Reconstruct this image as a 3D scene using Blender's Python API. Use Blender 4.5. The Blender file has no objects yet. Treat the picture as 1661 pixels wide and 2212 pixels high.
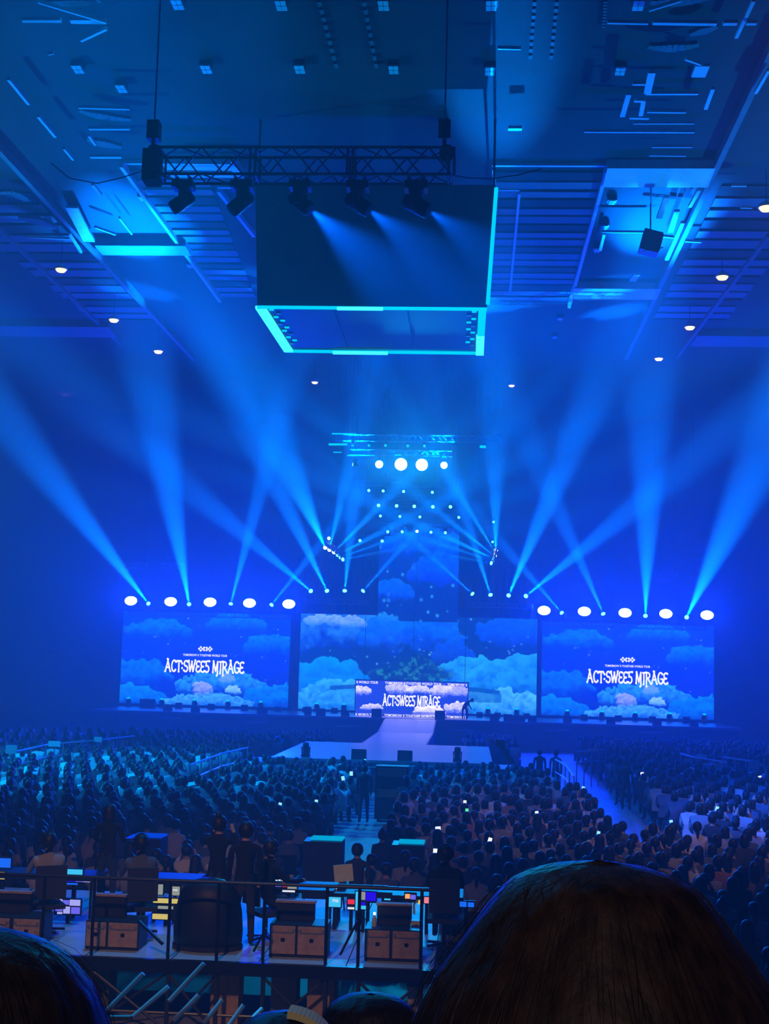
import bpy, bmesh, math, random
import numpy as np
from mathutils import Vector, Matrix, Euler
random.seed(7); RNG = np.random.RandomState(11)
S = bpy.context.scene
C = S.collection
# =====================================================================
# camera
# =====================================================================
W, H, F = 1661.0, 2212.0, 2900.0
CAM = Vector((0.0, 0.0, 4.7))
_dy = Vector(((1015-W/2)/F, (1445-H/2)/F, 1.0)).normalized()
_h = Vector((1.0, 0.0265, 0.0)); _dx = (_h - _h.dot(_dy)*_dy).normalized()
_dz = _dy.cross(_dx)
if _dz.y > 0: _dz = -_dz
R3 = Matrix(((_dx.x, -_dx.y, -_dx.z), (_dy.x, -_dy.y, -_dy.z), (_dz.x, -_dz.y, -_dz.z)))   # camera axes -> world
cd = bpy.data.cameras.new('camera'); cam = bpy.data.objects.new('camera', cd); C.objects.link(cam)
cd.sensor_fit = 'HORIZONTAL'; cd.sensor_width = 36; cd.lens = 36*F/W
cd.clip_start = 0.05; cd.clip_end = 400
cam.matrix_world = Matrix.Translation(CAM) @ R3.to_4x4()
S.camera = cam
def ray(px, py): return R3 @ Vector(((px-W/2)/F, -(py-H/2)/F, -1.0))
def at(px, py, Y):
    d = ray(px, py); return CAM + d*((Y-CAM.y)/d.y)
def atz(px, py, Z):
    d = ray(px, py); return CAM + d*((Z-CAM.z)/d.z)
def proj(p):
    q = R3.transposed() @ (Vector(p)-CAM)
    if q.z > -0.01: return (-9999, -9999)
    return (W/2 + F*q.x/-q.z, H/2 - F*q.y/-q.z)
# =====================================================================
# haze that fills the hall, exposure, light sampling
# =====================================================================
S.view_settings.view_transform = 'Standard'; S.view_settings.look = 'None'
S.view_settings.exposure = 0.0; S.view_settings.gamma = 1.0; S.view_settings.use_curve_mapping = False
cy = S.cycles
cy.use_denoising = True; cy.volume_bounces = 0; cy.max_bounces = 3; cy.diffuse_bounces = 1; cy.glossy_bounces = 1
cy.transparent_max_bounces = 6; cy.sample_clamp_indirect = 2.0
wd = bpy.data.worlds.new('hall_air'); S.world = wd; wd.use_nodes = True
nt = wd.node_tree; nt.nodes.clear()
wo = nt.nodes.new('ShaderNodeOutputWorld'); vs = nt.nodes.new('ShaderNodeVolumeScatter')
vs.inputs['Color'].default_value = (1, 1, 1, 1); vs.inputs['Density'].default_value = 0.0055; vs.inputs['Anisotropy'].default_value = 0.32
nt.links.new(vs.outputs[0], wo.inputs['Volume'])
bgn = nt.nodes.new('ShaderNodeBackground'); bgn.inputs[0].default_value = (0, 0, 0, 1); nt.links.new(bgn.outputs[0], wo.inputs['Surface'])
# =====================================================================
# lights of the hall and added fill spots (stage beams and washes sit in front of their lamps)
# =====================================================================
BEAM = (0.0, 0.165, 1.0); WASH = (0.0, 0.022, 1.0); CYAN = (0.0, 0.42, 1.0); WARM = (1.0, 0.50, 0.26)
def spot(p, q, energy, deg, color, blend=0.5, size=0.06, name='spot_light'):
    l = bpy.data.lights.new(name, 'SPOT'); l.energy = energy; l.color = color
    l.spot_size = math.radians(deg); l.spot_blend = blend; l.shadow_soft_size = size
    o = bpy.data.objects.new(name, l); C.objects.link(o)
    o.location = p; o.rotation_euler = (Vector(q)-Vector(p)).to_track_quat('-Z', 'Y').to_euler()
    return o
def area(p, q, energy, sx, sy, color, name='area_light', spread=180):
    l = bpy.data.lights.new(name, 'AREA'); l.shape = 'RECTANGLE'; l.size = sx; l.size_y = sy; l.energy = energy; l.color = color
    l.spread = math.radians(spread)
    o = bpy.data.objects.new(name, l); C.objects.link(o)
    o.location = p; o.rotation_euler = (Vector(q)-Vector(p)).to_track_quat('-Z', 'Y').to_euler()
    return o
YS = 88.0                                   # plane of the big screens
# light that the screens throw on the stage and the haze
area(at(444, 1428, YS-.5), at(444, 1428, YS-10), 380, 11, 6, (0, .10, 1), 'screen_glow')
area(at(1355, 1450, YS-.5), at(1355, 1450, YS-10), 380, 11, 6, (0, .10, 1), 'screen_glow')
area(at(900, 1420, YS-.9), at(900, 1480, YS-10), 560, 15, 6, (.03, .20, 1), 'screen_glow')
area(at(890, 1512, 82.8), at(890, 1560, 77), 75, 7, 2.3, (.25, .26, 1), 'screen_glow')
# blue fill spots added out of view to light audience, desks and front bars
spot((-3.5, 62, 22.0), (-3.5, 38, 0), 9000, 80, (0, .06, 1), .8, .5, 'added_blue_fill')
spot((-29, 42, 22.0), (-12, 45, 0), 105000, 48, (0, .27, .75), .8, .5, 'added_blue_fill')
spot((22, 50, 22.0), (9, 44, 0), 20000, 66, (0, .07, 1), .8, .5, 'added_blue_fill')
spot((-4.5, 24, 21.5), (-4.2, 19.5, 0.9), 6500, 25, (0, .36, 1), .7, .4, 'added_blue_fill')
spot((-12, 26, 21.0), (-.5, 3, 3.4), 7000, 18, (0, .34, 1), .8, .4, 'added_blue_fill')
spot((-3.5, 10, 20.0), (-1.5, 6.5, 3.0), 9000, 15, (0, .42, 1), .8, .4, 'added_blue_fill')
# unseen spots added at both sides to brighten the ceiling and its rails
spot((30, 54, 6.0), atz(1430, 260, 23), 62000, 40, (0, .36, 1), .9, .3, 'added_uplight')
spot((-37, 54, 6.0), atz(180, 260, 23), 78000, 34, (0, .36, 1), .9, .3, 'added_uplight')
# the warm house lights that stay on over the near end of the hall, above the picture
spot((-4.5, 2.5, 12.0), (-4.3, 18.3, 1.3), 3000, 30, WARM, .8, .4, 'house_light')
spot((6, 15, 21.0), (5.5, 33, 1), 4200, 36, WARM, .8, .4, 'house_light')
spot((-.3, -5.5, 9), (0, 1.5, 4), 430, 30, (1, .72, .66), .8, .4, 'stand_light')
# =====================================================================
# materials
# =====================================================================
def mat(name, col, rough=.7, metal=0.0, var=0.0, scale=6.0, bump=0.0, spec=.4):
    m = bpy.data.materials.new(name); m.use_nodes = True; t = m.node_tree; b = t.nodes['Principled BSDF']
    b.inputs['Base Color'].default_value = (*col, 1); b.inputs['Roughness'].default_value = rough
    b.inputs['Metallic'].default_value = metal; b.inputs['Specular IOR Level'].default_value = spec
    if var or bump:
        tc = t.nodes.new('ShaderNodeTexCoord'); n = t.nodes.new('ShaderNodeTexNoise')
        n.inputs['Scale'].default_value = scale; n.inputs['Detail'].default_value = 3
        t.links.new(tc.outputs['Object'], n.inputs['Vector'])
        if var:
            r = t.nodes.new('ShaderNodeValToRGB'); r.color_ramp.elements[0].position = .3; r.color_ramp.elements[1].position = .7
            r.color_ramp.elements[0].color = (*[c*(1-var) for c in col], 1); r.color_ramp.elements[1].color = (*[min(1, c*(1+var)) for c in col], 1)
            t.links.new(n.outputs['Fac'], r.inputs['Fac']); t.links.new(r.outputs['Color'], b.inputs['Base Color'])
        if bump:
            bp = t.nodes.new('ShaderNodeBump'); bp.inputs['Strength'].default_value = bump
            t.links.new(n.outputs['Fac'], bp.inputs['Height']); t.links.new(bp.outputs['Normal'], b.inputs['Normal'])
    return m
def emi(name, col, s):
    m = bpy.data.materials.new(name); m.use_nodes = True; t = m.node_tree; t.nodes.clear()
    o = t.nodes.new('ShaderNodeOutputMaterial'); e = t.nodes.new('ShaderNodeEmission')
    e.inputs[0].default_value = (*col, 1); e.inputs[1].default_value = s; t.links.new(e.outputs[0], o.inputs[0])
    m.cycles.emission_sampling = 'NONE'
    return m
def picture(name, s):                        # screen picture from the panel's own colour grid
    m = bpy.data.materials.new(name); m.use_nodes = True; t = m.node_tree; t.nodes.clear()
    o = t.nodes.new('ShaderNodeOutputMaterial'); e = t.nodes.new('ShaderNodeEmission'); a = t.nodes.new('ShaderNodeAttribute')
    a.attribute_name = 'picture'; e.inputs[1].default_value = s
    t.links.new(a.outputs['Color'], e.inputs[0]); t.links.new(e.outputs[0], o.inputs[0]); m.cycles.emission_sampling = 'NONE'
    return m
M = dict(
    floor=mat('grey_floor', (.30, .32, .34), .55, 0, .12, 1.2), ceil=mat('ceiling_panel', (.024, .026, .032), .85, 0, .2, .6),
    wall=mat('hall_wall', (.085, .09, .10), .8, 0, .12, .4), pale=mat('pale_paint', (.72, .74, .76), .5, 0, .06, 3),
    slat=mat('ceiling_slat', (.16, .17, .19), .7, 0, .15, 2), steel=mat('galvanised_steel', (.55, .57, .6), .38, .8),
    black=mat('black_paint', (.012, .012, .014), .5), blackm=mat('black_metal', (.02, .02, .022), .4, .6), truss=mat('dark_aluminium', (.10, .105, .115), .4, .8),
    drape=mat('black_drape', (.03, .032, .036), .95, 0, .2, 4), deck=mat('glossy_deck', (.20, .205, .23), .30, 0, .05, 2), fascia=mat('stage_skirt', (.03, .032, .04), .8, 0, .3, 5),
    box=mat('hung_box', (.07, .075, .085), .6, 0, .08, 2), strip=mat('white_edge', (.8, .82, .84), .35),
    tan=mat('tan_plywood', (.46, .31, .23), .7, 0, .18, 12), case=mat('case_laminate', (.02, .02, .024), .5), skin=mat('skin', (.50, .32, .24), .6), hair=mat('dark_hair', (.014, .010, .009), .5),
    hairb=mat('brown_hair', (.05, .027, .016), .55), dark=mat('dark_cloth', (.040, .043, .052), .9), navy=mat('navy_cloth', (.11, .14, .19), .9), grey=mat('grey_cloth', (.34, .35, .37), .9),
    white=mat('pale_cloth', (.78, .74, .72), .9), rose=mat('rose_cloth', (.42, .20, .18), .9), paper=mat('yellow_card', (.85, .76, .34), .8, 0, .06, 9), tanc=mat('tan_cloth', (.45, .34, .24), .9, 0, .15, 5),
    lens=emi('lamp_lens', (.55, .95, 1.0), 16), lensb=emi('beam_lens', (.10, .75, 1.0), 7), lenss=emi('dim_lens', (0, .55, .85), 1.6), washl=emi('wash_lens', (.62, .86, 1), 12),
    warm=emi('warm_bulb', (1.0, .52, .22), 4.0), shade=mat('lamp_shade', (.75, .60, .45), .5),
    deckp=mat('platform_deck', (.42, .56, .66), .5, 0, .1, 3), blackc=mat('black_cloth', (.010, .010, .012), .9),
    letter=emi('lit_lettering', (1, .93, .97), 1.6), led=emi('cyan_led_and_lit_parts', (0, .62, .92), 1.35), ledb=emi('bright_cyan_led', (.05, .95, 1), 1.8), dotb=emi('blue_marker', (0, .03, .75), .75))
# =====================================================================
# mesh helpers
# =====================================================================
class MB:
    def __init__(s): s.v = []; s.f = []; s.m = []
    def face(s, idx, mi=0): s.f.append(tuple(idx)); s.m.append(mi)
    def box(s, c, d, rot=None, mi=0, tap=1.0):
        n = len(s.v); c = Vector(c)
        for z in (-1, 1):
            for x, y in ((-1, -1), (1, -1), (1, 1), (-1, 1)):
                k = tap if z > 0 else 1.0
                p = Vector((x*d[0]/2*k, y*d[1]/2*k, z*d[2]/2))
                if rot: p = rot @ p
                s.v.append(tuple(c+p))
        for q in ((0, 3, 2, 1), (4, 5, 6, 7), (0, 1, 5, 4), (1, 2, 6, 5), (2, 3, 7, 6), (3, 0, 4, 7)): s.face([n+i for i in q], mi)
        return s
    def bar(s, p, q, w, h=None):            # rectangular bar from p to q
        p = Vector(p); q = Vector(q); d = q-p
        r = d.to_track_quat('Z', 'Y').to_matrix()
        return s.box((p+q)/2, (w, h or w, d.length), r)
    def tube(s, p, q, r, n=8, r2=None, mi=0):
        p = Vector(p); q = Vector(q); k = len(s.v); R = (q-p).to_track_quat('Z', 'Y').to_matrix(); r2 = r if r2 is None else r2
        for c, rr in ((p, r), (q, r2)):
            for i in range(n):
                a = 2*math.pi*i/n; s.v.append(tuple(c + R @ Vector((rr*math.cos(a), rr*math.sin(a), 0))))
        for i in range(n): j = (i+1) % n; s.face((k+i, k+j, k+n+j, k+n+i), mi)
        s.face([k+i for i in range(n)][::-1], mi); s.face([k+n+i for i in range(n)], mi)
        return s
    def lathe(s, prof, n=16, o=(0, 0, 0), R=None, sx=1.0, sy=1.0):
        k = len(s.v); o = Vector(o)
        for r, z in prof:
            for i in range(n):
                a = 2*math.pi*i/n; p = Vector((r*math.cos(a)*sx, r*math.sin(a)*sy, z))
                if R: p = R @ p
                s.v.append(tuple(o+p))
        for j in range(len(prof)-1):
            for i in range(n):
                i2 = (i+1) % n; s.face((k+j*n+i, k+j*n+i2, k+(j+1)*n+i2, k+(j+1)*n+i))
        s.face([k+i for i in range(n)][::-1]); s.face([k+(len(prof)-1)*n+i for i in range(n)])
        return s
    def prism(s, pts, h):                   # polygon (3d points) swept by vector h
        n = len(pts); k = len(s.v); h = Vector(h)
        for p in pts: s.v.append(tuple(p))
        for p in pts: s.v.append(tuple(Vector(p)+h))
        s.face([k+i for i in range(n)][::-1]); s.face([k+n+i for i in range(n)])
        for i in range(n): j = (i+1) % n; s.face((k+i, k+j, k+n+j, k+n+i))
        return s
    def mesh(s, name, mats, smooth=False, off=(0, 0, 0)):
        me = bpy.data.meshes.new(name); o = Vector(off)
        me.from_pydata([tuple(Vector(v)-o) for v in s.v], [], s.f)
        for m in (mats if isinstance(mats, (list, tuple)) else [mats]): me.materials.append(M[m] if isinstance(m, str) else m)
        me.polygons.foreach_set('material_index', s.m)
        if smooth: me.polygons.foreach_set('use_smooth', [True]*len(me.polygons))
        me.validate(); me.update(); return me
    def build(s, name, mats, parent=None, smooth=False, off=None, local=False):
        """world coordinates unless local; the object's origin goes to its parent's origin (or off)"""
        off = Vector((0, 0, 0)) if local else (Vector(off) if off is not None else (parent_loc(parent) if parent else Vector((0, 0, 0))))
        ob = bpy.data.objects.new(name, s.mesh(name, mats, smooth, off)); C.objects.link(ob)
        if parent: ob.parent = parent
        elif not local: ob.location = off
        return ob
def parent_loc(p):
    l = Vector((0, 0, 0))
    while p: l = l + p.location; p = p.parent
    return l
def tag(o, label=None, cat=None, group=None, kind=None):
    if label: o['label'] = label
    if cat: o['category'] = cat
    if group: o['group'] = group
    if kind: o['kind'] = kind
    return o
def thing(name, loc, label, cat, group=None, rz=0.0):
    o = bpy.data.objects.new(name, None); C.objects.link(o); o.location = loc; o.rotation_euler.z = rz; o.empty_display_size = .2
    return tag(o, label, cat, group)
def copy_tree(o, parent=None):
    c = o.copy(); C.objects.link(c)
    if parent: c.parent = parent
    for ch in list(o.children): copy_tree(ch, c)
    return c
def pbox(mb, x0, y0, x1, y1, Y, depth, rot=None):      # box whose front face covers a rectangle at distance Y
    a = at(x0, (y0+y1)/2, Y).x; b = at(x1, (y0+y1)/2, Y).x; t = at((x0+x1)/2, y0, Y).z; u = at((x0+x1)/2, y1, Y).z
    mb.box(((a+b)/2, Y+depth/2, (t+u)/2), (b-a, depth, t-u)); return mb
def truss_mb(p, q, w=.5, n=None, r=.03, rd=.018):      # four-chord box truss between two points
    p = Vector(p); q = Vector(q); d = (q-p); L = d.length; u = d.normalized(); up = Vector((0, 0, 1))
    if abs(u.z) > .9: up = Vector((0, 1, 0))
    sd = u.cross(up).normalized(); up = sd.cross(u).normalized(); n = n or max(2, round(L/w)); m = MB()
    cs = [(sd*a + up*b)*w/2 for a, b in ((-1, -1), (1, -1), (1, 1), (-1, 1))]
    for c in cs: m.tube(p+c, q+c, r, 6)
    for i in range(n):
        a = p+u*L*i/n; b = p+u*L*(i+1)/n
        for k in range(4):
            c1, c2 = cs[k], cs[(k+1) % 4]
            if i % 2: c1, c2 = c2, c1
            m.tube(a+c1, b+c2, rd, 5)
    for e in (p, q):
        for k in range(4): m.tube(e+cs[k], e+cs[(k+1) % 4], rd, 5)
    return m
# =====================================================================
# the hall
# =====================================================================
def struct(name, mb, m, parent=None):
    o = mb.build(name, m, parent)
    if not parent: o['kind'] = 'structure'
    return o
X0, X1, YB, ZC = -38.0, 31.0, 98.0, 23.2
struct('floor', MB().box(((X0+X1)/2, 44, -.1), (X1-X0, 112, .2)), 'floor')
struct('ceiling', MB().box(((X0+X1)/2, 44, ZC+.2), (X1-X0, 112, .4)), 'ceil')
struct('wall_back', MB().box(((X0+X1)/2, YB+.2, 11.5), (X1-X0, .4, 24)), 'wall')
struct('wall_left', MB().box((X0-.2, 44, 11.5), (.4, 112, 24)), 'wall')
struct('wall_right', MB().box((X1+.2, 44, 11.5), (.4, 112, 24)), 'wall')
struct('wall_rear', MB().box(((X0+X1)/2, -11.8, 11.5), (X1-X0, .4, 24)), 'wall')
# the stand under the photographer, stepped
m = MB()
for y0, y1, z in ((-11.5, .35, 3.45), (.35, 1.45, 3.2), (1.45, 2.3, 2.95), (2.3, 3.2, 2.7), (3.2, 4.1, 2.45), (4.1, 5.0, 2.2), (5.0, 5.9, 1.95), (5.9, 7.6, 1.7)):
    m.box(((X0+X1)/2, (y0+y1)/2, z/2), (X1-X0-.1, y1-y0, z))
st = struct('trim_1', m, 'fascia'); st['label'] = 'stepped concrete stand floor below the photographer'
# ceiling ribs: dropped cross beams, long edge rails, slatted bays
trim = 2
def cbeam(a, b, w, drop, material='pale', name=None):   # beam under the ceiling between two ceiling points given by image position
    global trim
    p = atz(*a, ZC); q = atz(*b, ZC); p.z = q.z = ZC-drop/2
    o = struct('trim_%d' % trim, MB().bar(p, q, w, drop), material); trim += 1; return o
def cface(a, b, drop, material='pale', th=.15):
    global trim
    p = atz(*a, ZC); q = atz(*b, ZC); m = MB(); y = (p.y+q.y)/2
    m.box(((p.x+q.x)/2, y, ZC-drop/2), (abs(q.x-p.x), th, drop)); o = struct('trim_%d' % trim, m, material); trim += 1; return o
def soffit(x0, x1, y0, y1, x2=None, x3=None, drop=.35, material='pale'):    # flat lowered strip whose underside shows between two image heights
    global trim
    x2 = x0 if x2 is None else x2; x3 = x1 if x3 is None else x3; z = ZC-drop
    pts = [atz(x0, y0, z), atz(x1, y0, z), atz(x3, y1, z), atz(x2, y1, z)]; ya = (pts[0].y+pts[1].y)/2; yb_ = (pts[2].y+pts[3].y)/2
    pts[0].y = pts[1].y = ya; pts[2].y = pts[3].y = yb_
    o = struct('trim_%d' % trim, MB().prism(pts, (0, 0, drop-.01)), material); trim += 1; return o
# right side of the roof
cbeam((1690, 40), (1352, 765), .20, .35, 'slat'); cbeam((1661, 500), (1462, 765), .16, .25, 'slat')
cbeam((1310, 357), (1229, 655), .14, .28, 'pale'); soffit(1312, 1546, 364, 405, 1301, 1529); soffit(1240, 1428, 624, 647, 1234, 1418); cface((1062, 352), (1310, 353), .12)
soffit(1505, 1830, 727, 750, 1490, 1800, material='slat'); cbeam((1122, 410), (1102, 622), .10, .18, 'pale'); cbeam((1066, 357), (1070, 412), .10, .2, 'pale'); cface((1066, 405), (1122, 406), .12)
# left side of the roof
cbeam((-60, 245), (420, 768), .20, .35, 'slat'); cbeam((-60, 432), (262, 738), .16, .25, 'slat'); cbeam((262, 346), (476, 642), .14, .28, 'pale')
soffit(205, 400, 531, 552, 222, 412, material='slat'); soffit(-160, 232, 705, 727, -130, 250, material='slat'); soffit(346, 502, 350, 384, 372, 528); cface((262, 345), (500, 349), .14); cbeam((472, 404), (549, 502), .14, .22, 'pale'); cface((470, 400), (500, 400), .12)
# slatted bays: single slats across each bay
def bay(name_, xl0, xl1, y0, y1, xr0, xr1, n, label, tilt):
    r = MB(); pts = [atz(xl0, y0, ZC), atz(xr0, y0, ZC), atz(xr1, y1, ZC), atz(xl1, y1, ZC)]
    for p in pts: p.z = ZC-.06
    root = bpy.data.objects.new(name_, None); C.objects.link(root); root.location = pts[0]; tag(root, label, 'ceiling panel', None)
    for i in range(n):
        t = (i+.5)/n; a = pts[0].lerp(pts[3], t); b = pts[1].lerp(pts[2], t); w = (pts[3]-pts[0]).length/n*.72
        m = MB().box(((a+b)/2), ((b-a).length, w, .05), Matrix.Rotation(tilt*((i*7) % 5-2)/2, 3, 'X'))
        m.build('slat', 'slat' if i % 3 else 'ceil', root)
bay('slatted_ceiling_bay', 1068, 1046, 366, 648, 1304, 1230, 18, 'slatted ceiling bay right of the hung black box', .05)
bay('slatted_ceiling_bay', 272, 480, 362, 640, 440, 552, 18, 'slatted ceiling bay left of the hung black box', .05)
bay('slatted_ceiling_bay', 1560, 1405, 395, 700, 1800, 1560, 16, 'slatted ceiling bay along the right edge beside the long rail', .05)
bay('slatted_ceiling_bay', -160, 215, 410, 700, 60, 350, 16, 'slatted ceiling bay along the left edge between two long rails', .05)
# pale lengths of rail, duct and cable tray under the roof (image position of both ends, width, drop below ceiling)
rails = [((18, 170), (62, 224), .10, .5), ((82, 250), (120, 295), .10, .5), ((138, 320), (158, 344), .08, .5), ((48, 43), (132, 43), .16, .6), ((152, 44), (228, 45), .22, .6), ((82, 3), (228, 47), .07, .7),
  ((175, 87), (230, 61), .09, .7), ((104, 116), (116, 114), .05, .5), ((170, 231), (280, 234), .10, .9), ((192, 277), (280, 277), .12, .9), ((195, 338), (262, 338), .16, .9), ((192, 292), (206, 312), .08, .9),
  ((200, 398), (218, 420), .12, .5), ((155, 447), (192, 520), .5, .35), ((205, 490), (250, 506), .10, .5), ((258, 470), (285, 505), .07, .5), ((350, 352), (498, 354), .16, .6), ((345, 372), (502, 374), .18, .6),
  ((55, 512), (150, 515), .08, .5), ((150, 505), (175, 545), .10, .5), ((1312, 47), (1400, 49), .09, .6), ((1410, 48), (1548, 50), .15, .6), ((1562, 49), (1592, 49), .16, .6), ((1612, 49), (1634, 49), .14, .6),
  ((1402, 21), (1470, 0), .07, .7), ((1395, 201), (1508, 201), .11, .6), ((1398, 240), (1482, 241), .10, .6), ((1366, 180), (1395, 180), .10, .8), ((1358, 202), (1344, 250), .16, .8), ((1408, 155), (1398, 200), .22, .8),
  ((1370, 216), (1392, 217), .14, .8), ((1390, 217), (1384, 248), .14, .8), ((1360, 253), (1402, 254), .13, .8), ((1368, 265), (1500, 265), .07, .6), ((1262, 283), (1500, 284), .09, .6), ((1518, 140), (1508, 164), .42, .6),
  ((1480, 126), (1514, 138), .08, .6), ((1540, 190), (1524, 234), .12, .5), ((1075, 103), (1125, 104), .07, .5), ((1098, 277), (1127, 277), .20, .5), ((1408, 316), (1496, 316), .06, .5), ((1402, 334), (1482, 335), .06, .5),
  ((1510, 410), (1490, 446), .14, .4), ((1440, 425), (1424, 470), .22, .8), ((1462, 455), (1448, 500), .22, .8), ((1475, 480), (1440, 560), .16, .9), ((1390, 505), (1455, 512), .10, .9), ((1300, 500), (1396, 501), .06, .6),
  ((1305, 505), (1296, 540), .12, .5), ((1376, 592), (1366, 606), .3, .5), ((1590, 80), (1628, 0), .10, .5), ((1661, 150), (1632, 200), .10, .5), ((1480, 520), (1515, 522), .10, .4), ((1580, 400), (1612, 400), .1, .4), ((1600, 447), (1625, 448), .1, .4)]
for i, (a, b, w, dr) in enumerate(rails):
    p = atz(*a, ZC-dr); q = atz(*b, ZC-dr); m = MB().bar(p, q, w, .10)
    o = m.build('ceiling_rail', 'pale', None, off=(p+q)/2)
    sd = 'left' if a[0] < 830 else 'right'
    run = 'crosswise' if abs(a[0]-b[0]) > abs(a[1]-b[1]) else 'lengthwise'; zone = 'nearest the camera' if a[1] < 120 else ('level with the front truss' if a[1] < 345 else 'beside the hung box')
    wd_ = 'broad' if w > .14 else 'thin'
    tag(o, '%s pale %s rail under the %s ceiling, %s' % (wd_, run, sd, zone), 'ceiling rail', '%s %s rails under the %s ceiling, %s' % (wd_, run, sd, zone))
# curved pale ducts
for i, (a, b, c, w) in enumerate((((1400, 98), (1450, 106), (1508, 94), .5), ((1405, 2), (1460, 6), (1530, -8), .5), ((1490, 72), (1520, 66), (1548, 54), .4), ((172, 236), (215, 252), (282, 256), .5), ((190, 300), (225, 310), (262, 316), .6), ((100, 2), (150, 8), (215, -2), .4), ((0, 415), (30, 412), (60, 432), .7), ((40, 470), (80, 472), (118, 492), .8))):
    P, Q, T = atz(*a, ZC-.4), atz(*b, ZC-.4), atz(*c, ZC-.4); m = MB(); pts = []
    for k in range(9):
        t = k/8; pts.append(P*(1-t)**2 + Q*2*t*(1-t) + T*t*t)
    for k in range(8): m.bar(pts[k], pts[k+1] + (pts[k+1]-pts[k])*.06, w*(1-.55*abs(k-3.5)/3.5), .12)
    o = m.build('ceiling_duct', 'slat', None, off=Q)
    tag(o, 'curved pale duct under the %s ceiling' % ('right' if a[0] > 830 else 'left'), 'duct', 'curved ducts under the %s ceiling' % ('right' if a[0] > 830 else 'left'))
# dashed strips in the ceiling
for k, (x0, y0, x1, y1) in enumerate(((688, 0, 728, 150), (785, 0, 814, 150), (1155, 0, 1145, 130), (1203, 0, 1190, 130), (1308, 0, 1304, 60))):
    for i in range(9):
        t = (i+.15)/9; t2 = (i+.7)/9
        p = atz(x0+(x1-x0)*t, y0+(y1-y0)*t, ZC-.06); q = atz(x0+(x1-x0)*t2, y0+(y1-y0)*t2, ZC-.06)
        o = MB().bar(p, q, .10, .08).build('ceiling_strip', 'slat', None, off=p); tag(o, 'short dash of a dotted strip across the dark ceiling', 'ceiling strip', 'dotted strips across the ceiling')
# four-square ceiling fixtures
fx = [(607, 10), (828, 10), (1061, 10), (1379, 10), (168, 148), (445, 148), (647, 148), (850, 149), (1058, 152), (1340, 152), (383, 8), (958, 270), (1322, 436), (1306, 490), (1290, 540), (410, 574), (308, 428), (1210, 688), (1198, 728), (262, 190)]
for i, (x, y) in enumerate(fx):
    p = atz(x, y, ZC-.2); s = .135 if y < 300 else .11
    r = thing('ceiling_fixture', p, 'small pale four-square fixture under the dark ceiling', 'fixture', 'four-square fixtures under the ceiling')
    MB().box(p+Vector((0, 0, .1)), (.36, .36, .18)).build('housing', 'black', r)
    for a in (-1, 1):
        for b in (-1, 1): MB().box(p+Vector((a*s*.56, b*s*1.1, -.02)), (s, s*1.9, .05)).build('pane', 'pale', r)
# warm pendant lamps
pend = [(132, 581, 1), (246, 690, 1), (342, 758, 1), (141, 849, .75), (680, 825, .8), (1105, 832, .75), (1423, 774, .9), (1490, 706, 1), (1560, 597, 1.05), (1655, 447, 1.1)]
for i, (x, y, s) in enumerate(pend):
    p = atz(x, y, ZC-1.4) if i != 3 else at(x, y, 92)
    r = thing('pendant_lamp', p, None, 'lamp', 'warm pendant lamps under the roof')
    m = MB(); m.lathe([(.30*s, -.02), (.28*s, .08), (.12*s, .17), (.05*s, .24)], 18, p); m.build('shade', 'shade', r, True)
    MB().lathe([(.02, -.16*s), (.17*s, -.13*s), (.24*s, -.04*s), (.24*s, 0)], 16, p).build('bulb', 'warm', r, True)
    MB().tube(p+Vector((0, 0, .22)), Vector((p.x, p.y, ZC+.05)), .015, 6).build('cord', 'black', r)
    r['label'] = ['warm pendant lamp, nearest of the left-hand row, beside the long rail', 'warm pendant lamp second nearest in the left-hand row', 'warm pendant lamp farthest in the left-hand row', 'small warm lamp low at far left',
      'warm pendant lamp above the stage, left of its centre lights', 'warm pendant lamp above the stage, right of its centre lights', 'warm pendant lamp farthest in the right-hand row', 'warm pendant lamp third from the right edge in the right-hand row', 'warm pendant lamp second from the right edge', 'large warm pendant lamp cut by the right edge of the picture'][i]
    l = bpy.data.lights.new('pendant_glow', 'POINT'); l.energy = 3; l.color = WARM; l.shadow_soft_size = .2; lo = bpy.data.objects.new('pendant_glow', l); C.objects.link(lo); lo.location = p-Vector((0, 0, .4))
# the black box hung over the hall, with a lit rim round its underside
bz = 16.7; A, B_, D_, E_ = atz(556, 660, bz), atz(1052, 664, bz), atz(1042, 760, bz), atz(618, 755, bz)
yn, yf = (A.y+B_.y)/2, (D_.y+E_.y)/2; A.y = B_.y = yn; D_.y = E_.y = yf
bx = thing('hung_box', Vector(((A.x+B_.x)/2, (yn+yf)/2, bz)), 'huge dark box hung from the roof, cyan lit rim round its underside', 'hanging box')
tw = .22; zt = 20.9
top = [Vector((A.x-tw, yn-.1, zt)), Vector((B_.x+tw, yn-.1, zt)), Vector((D_.x+tw, yf, zt)), Vector((E_.x-tw, yf, zt))]
mb = MB(); bot = [A, B_, D_, E_]
for p in bot+top: mb.v.append(tuple(p))
for q in ((0, 1, 5, 4), (1, 2, 6, 5), (2, 3, 7, 6), (3, 0, 4, 7), (4, 5, 6, 7), (3, 2, 1, 0)): mb.face(q)
mb.build('body', 'box', bx)
for p in top: MB().tube((p.x*.98-.05, p.y, zt-.05), (p.x*.98-.05, p.y, ZC+.1), .04, 6).build('hanger', 'blackm', bx)
def rim(p, q, w, mname, name='lit_rim', dz=-.06): return MB().bar(Vector(p)+Vector((0, 0, dz)), Vector(q)+Vector((0, 0, dz)), w, .10).build(name, mname, bx)
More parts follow.
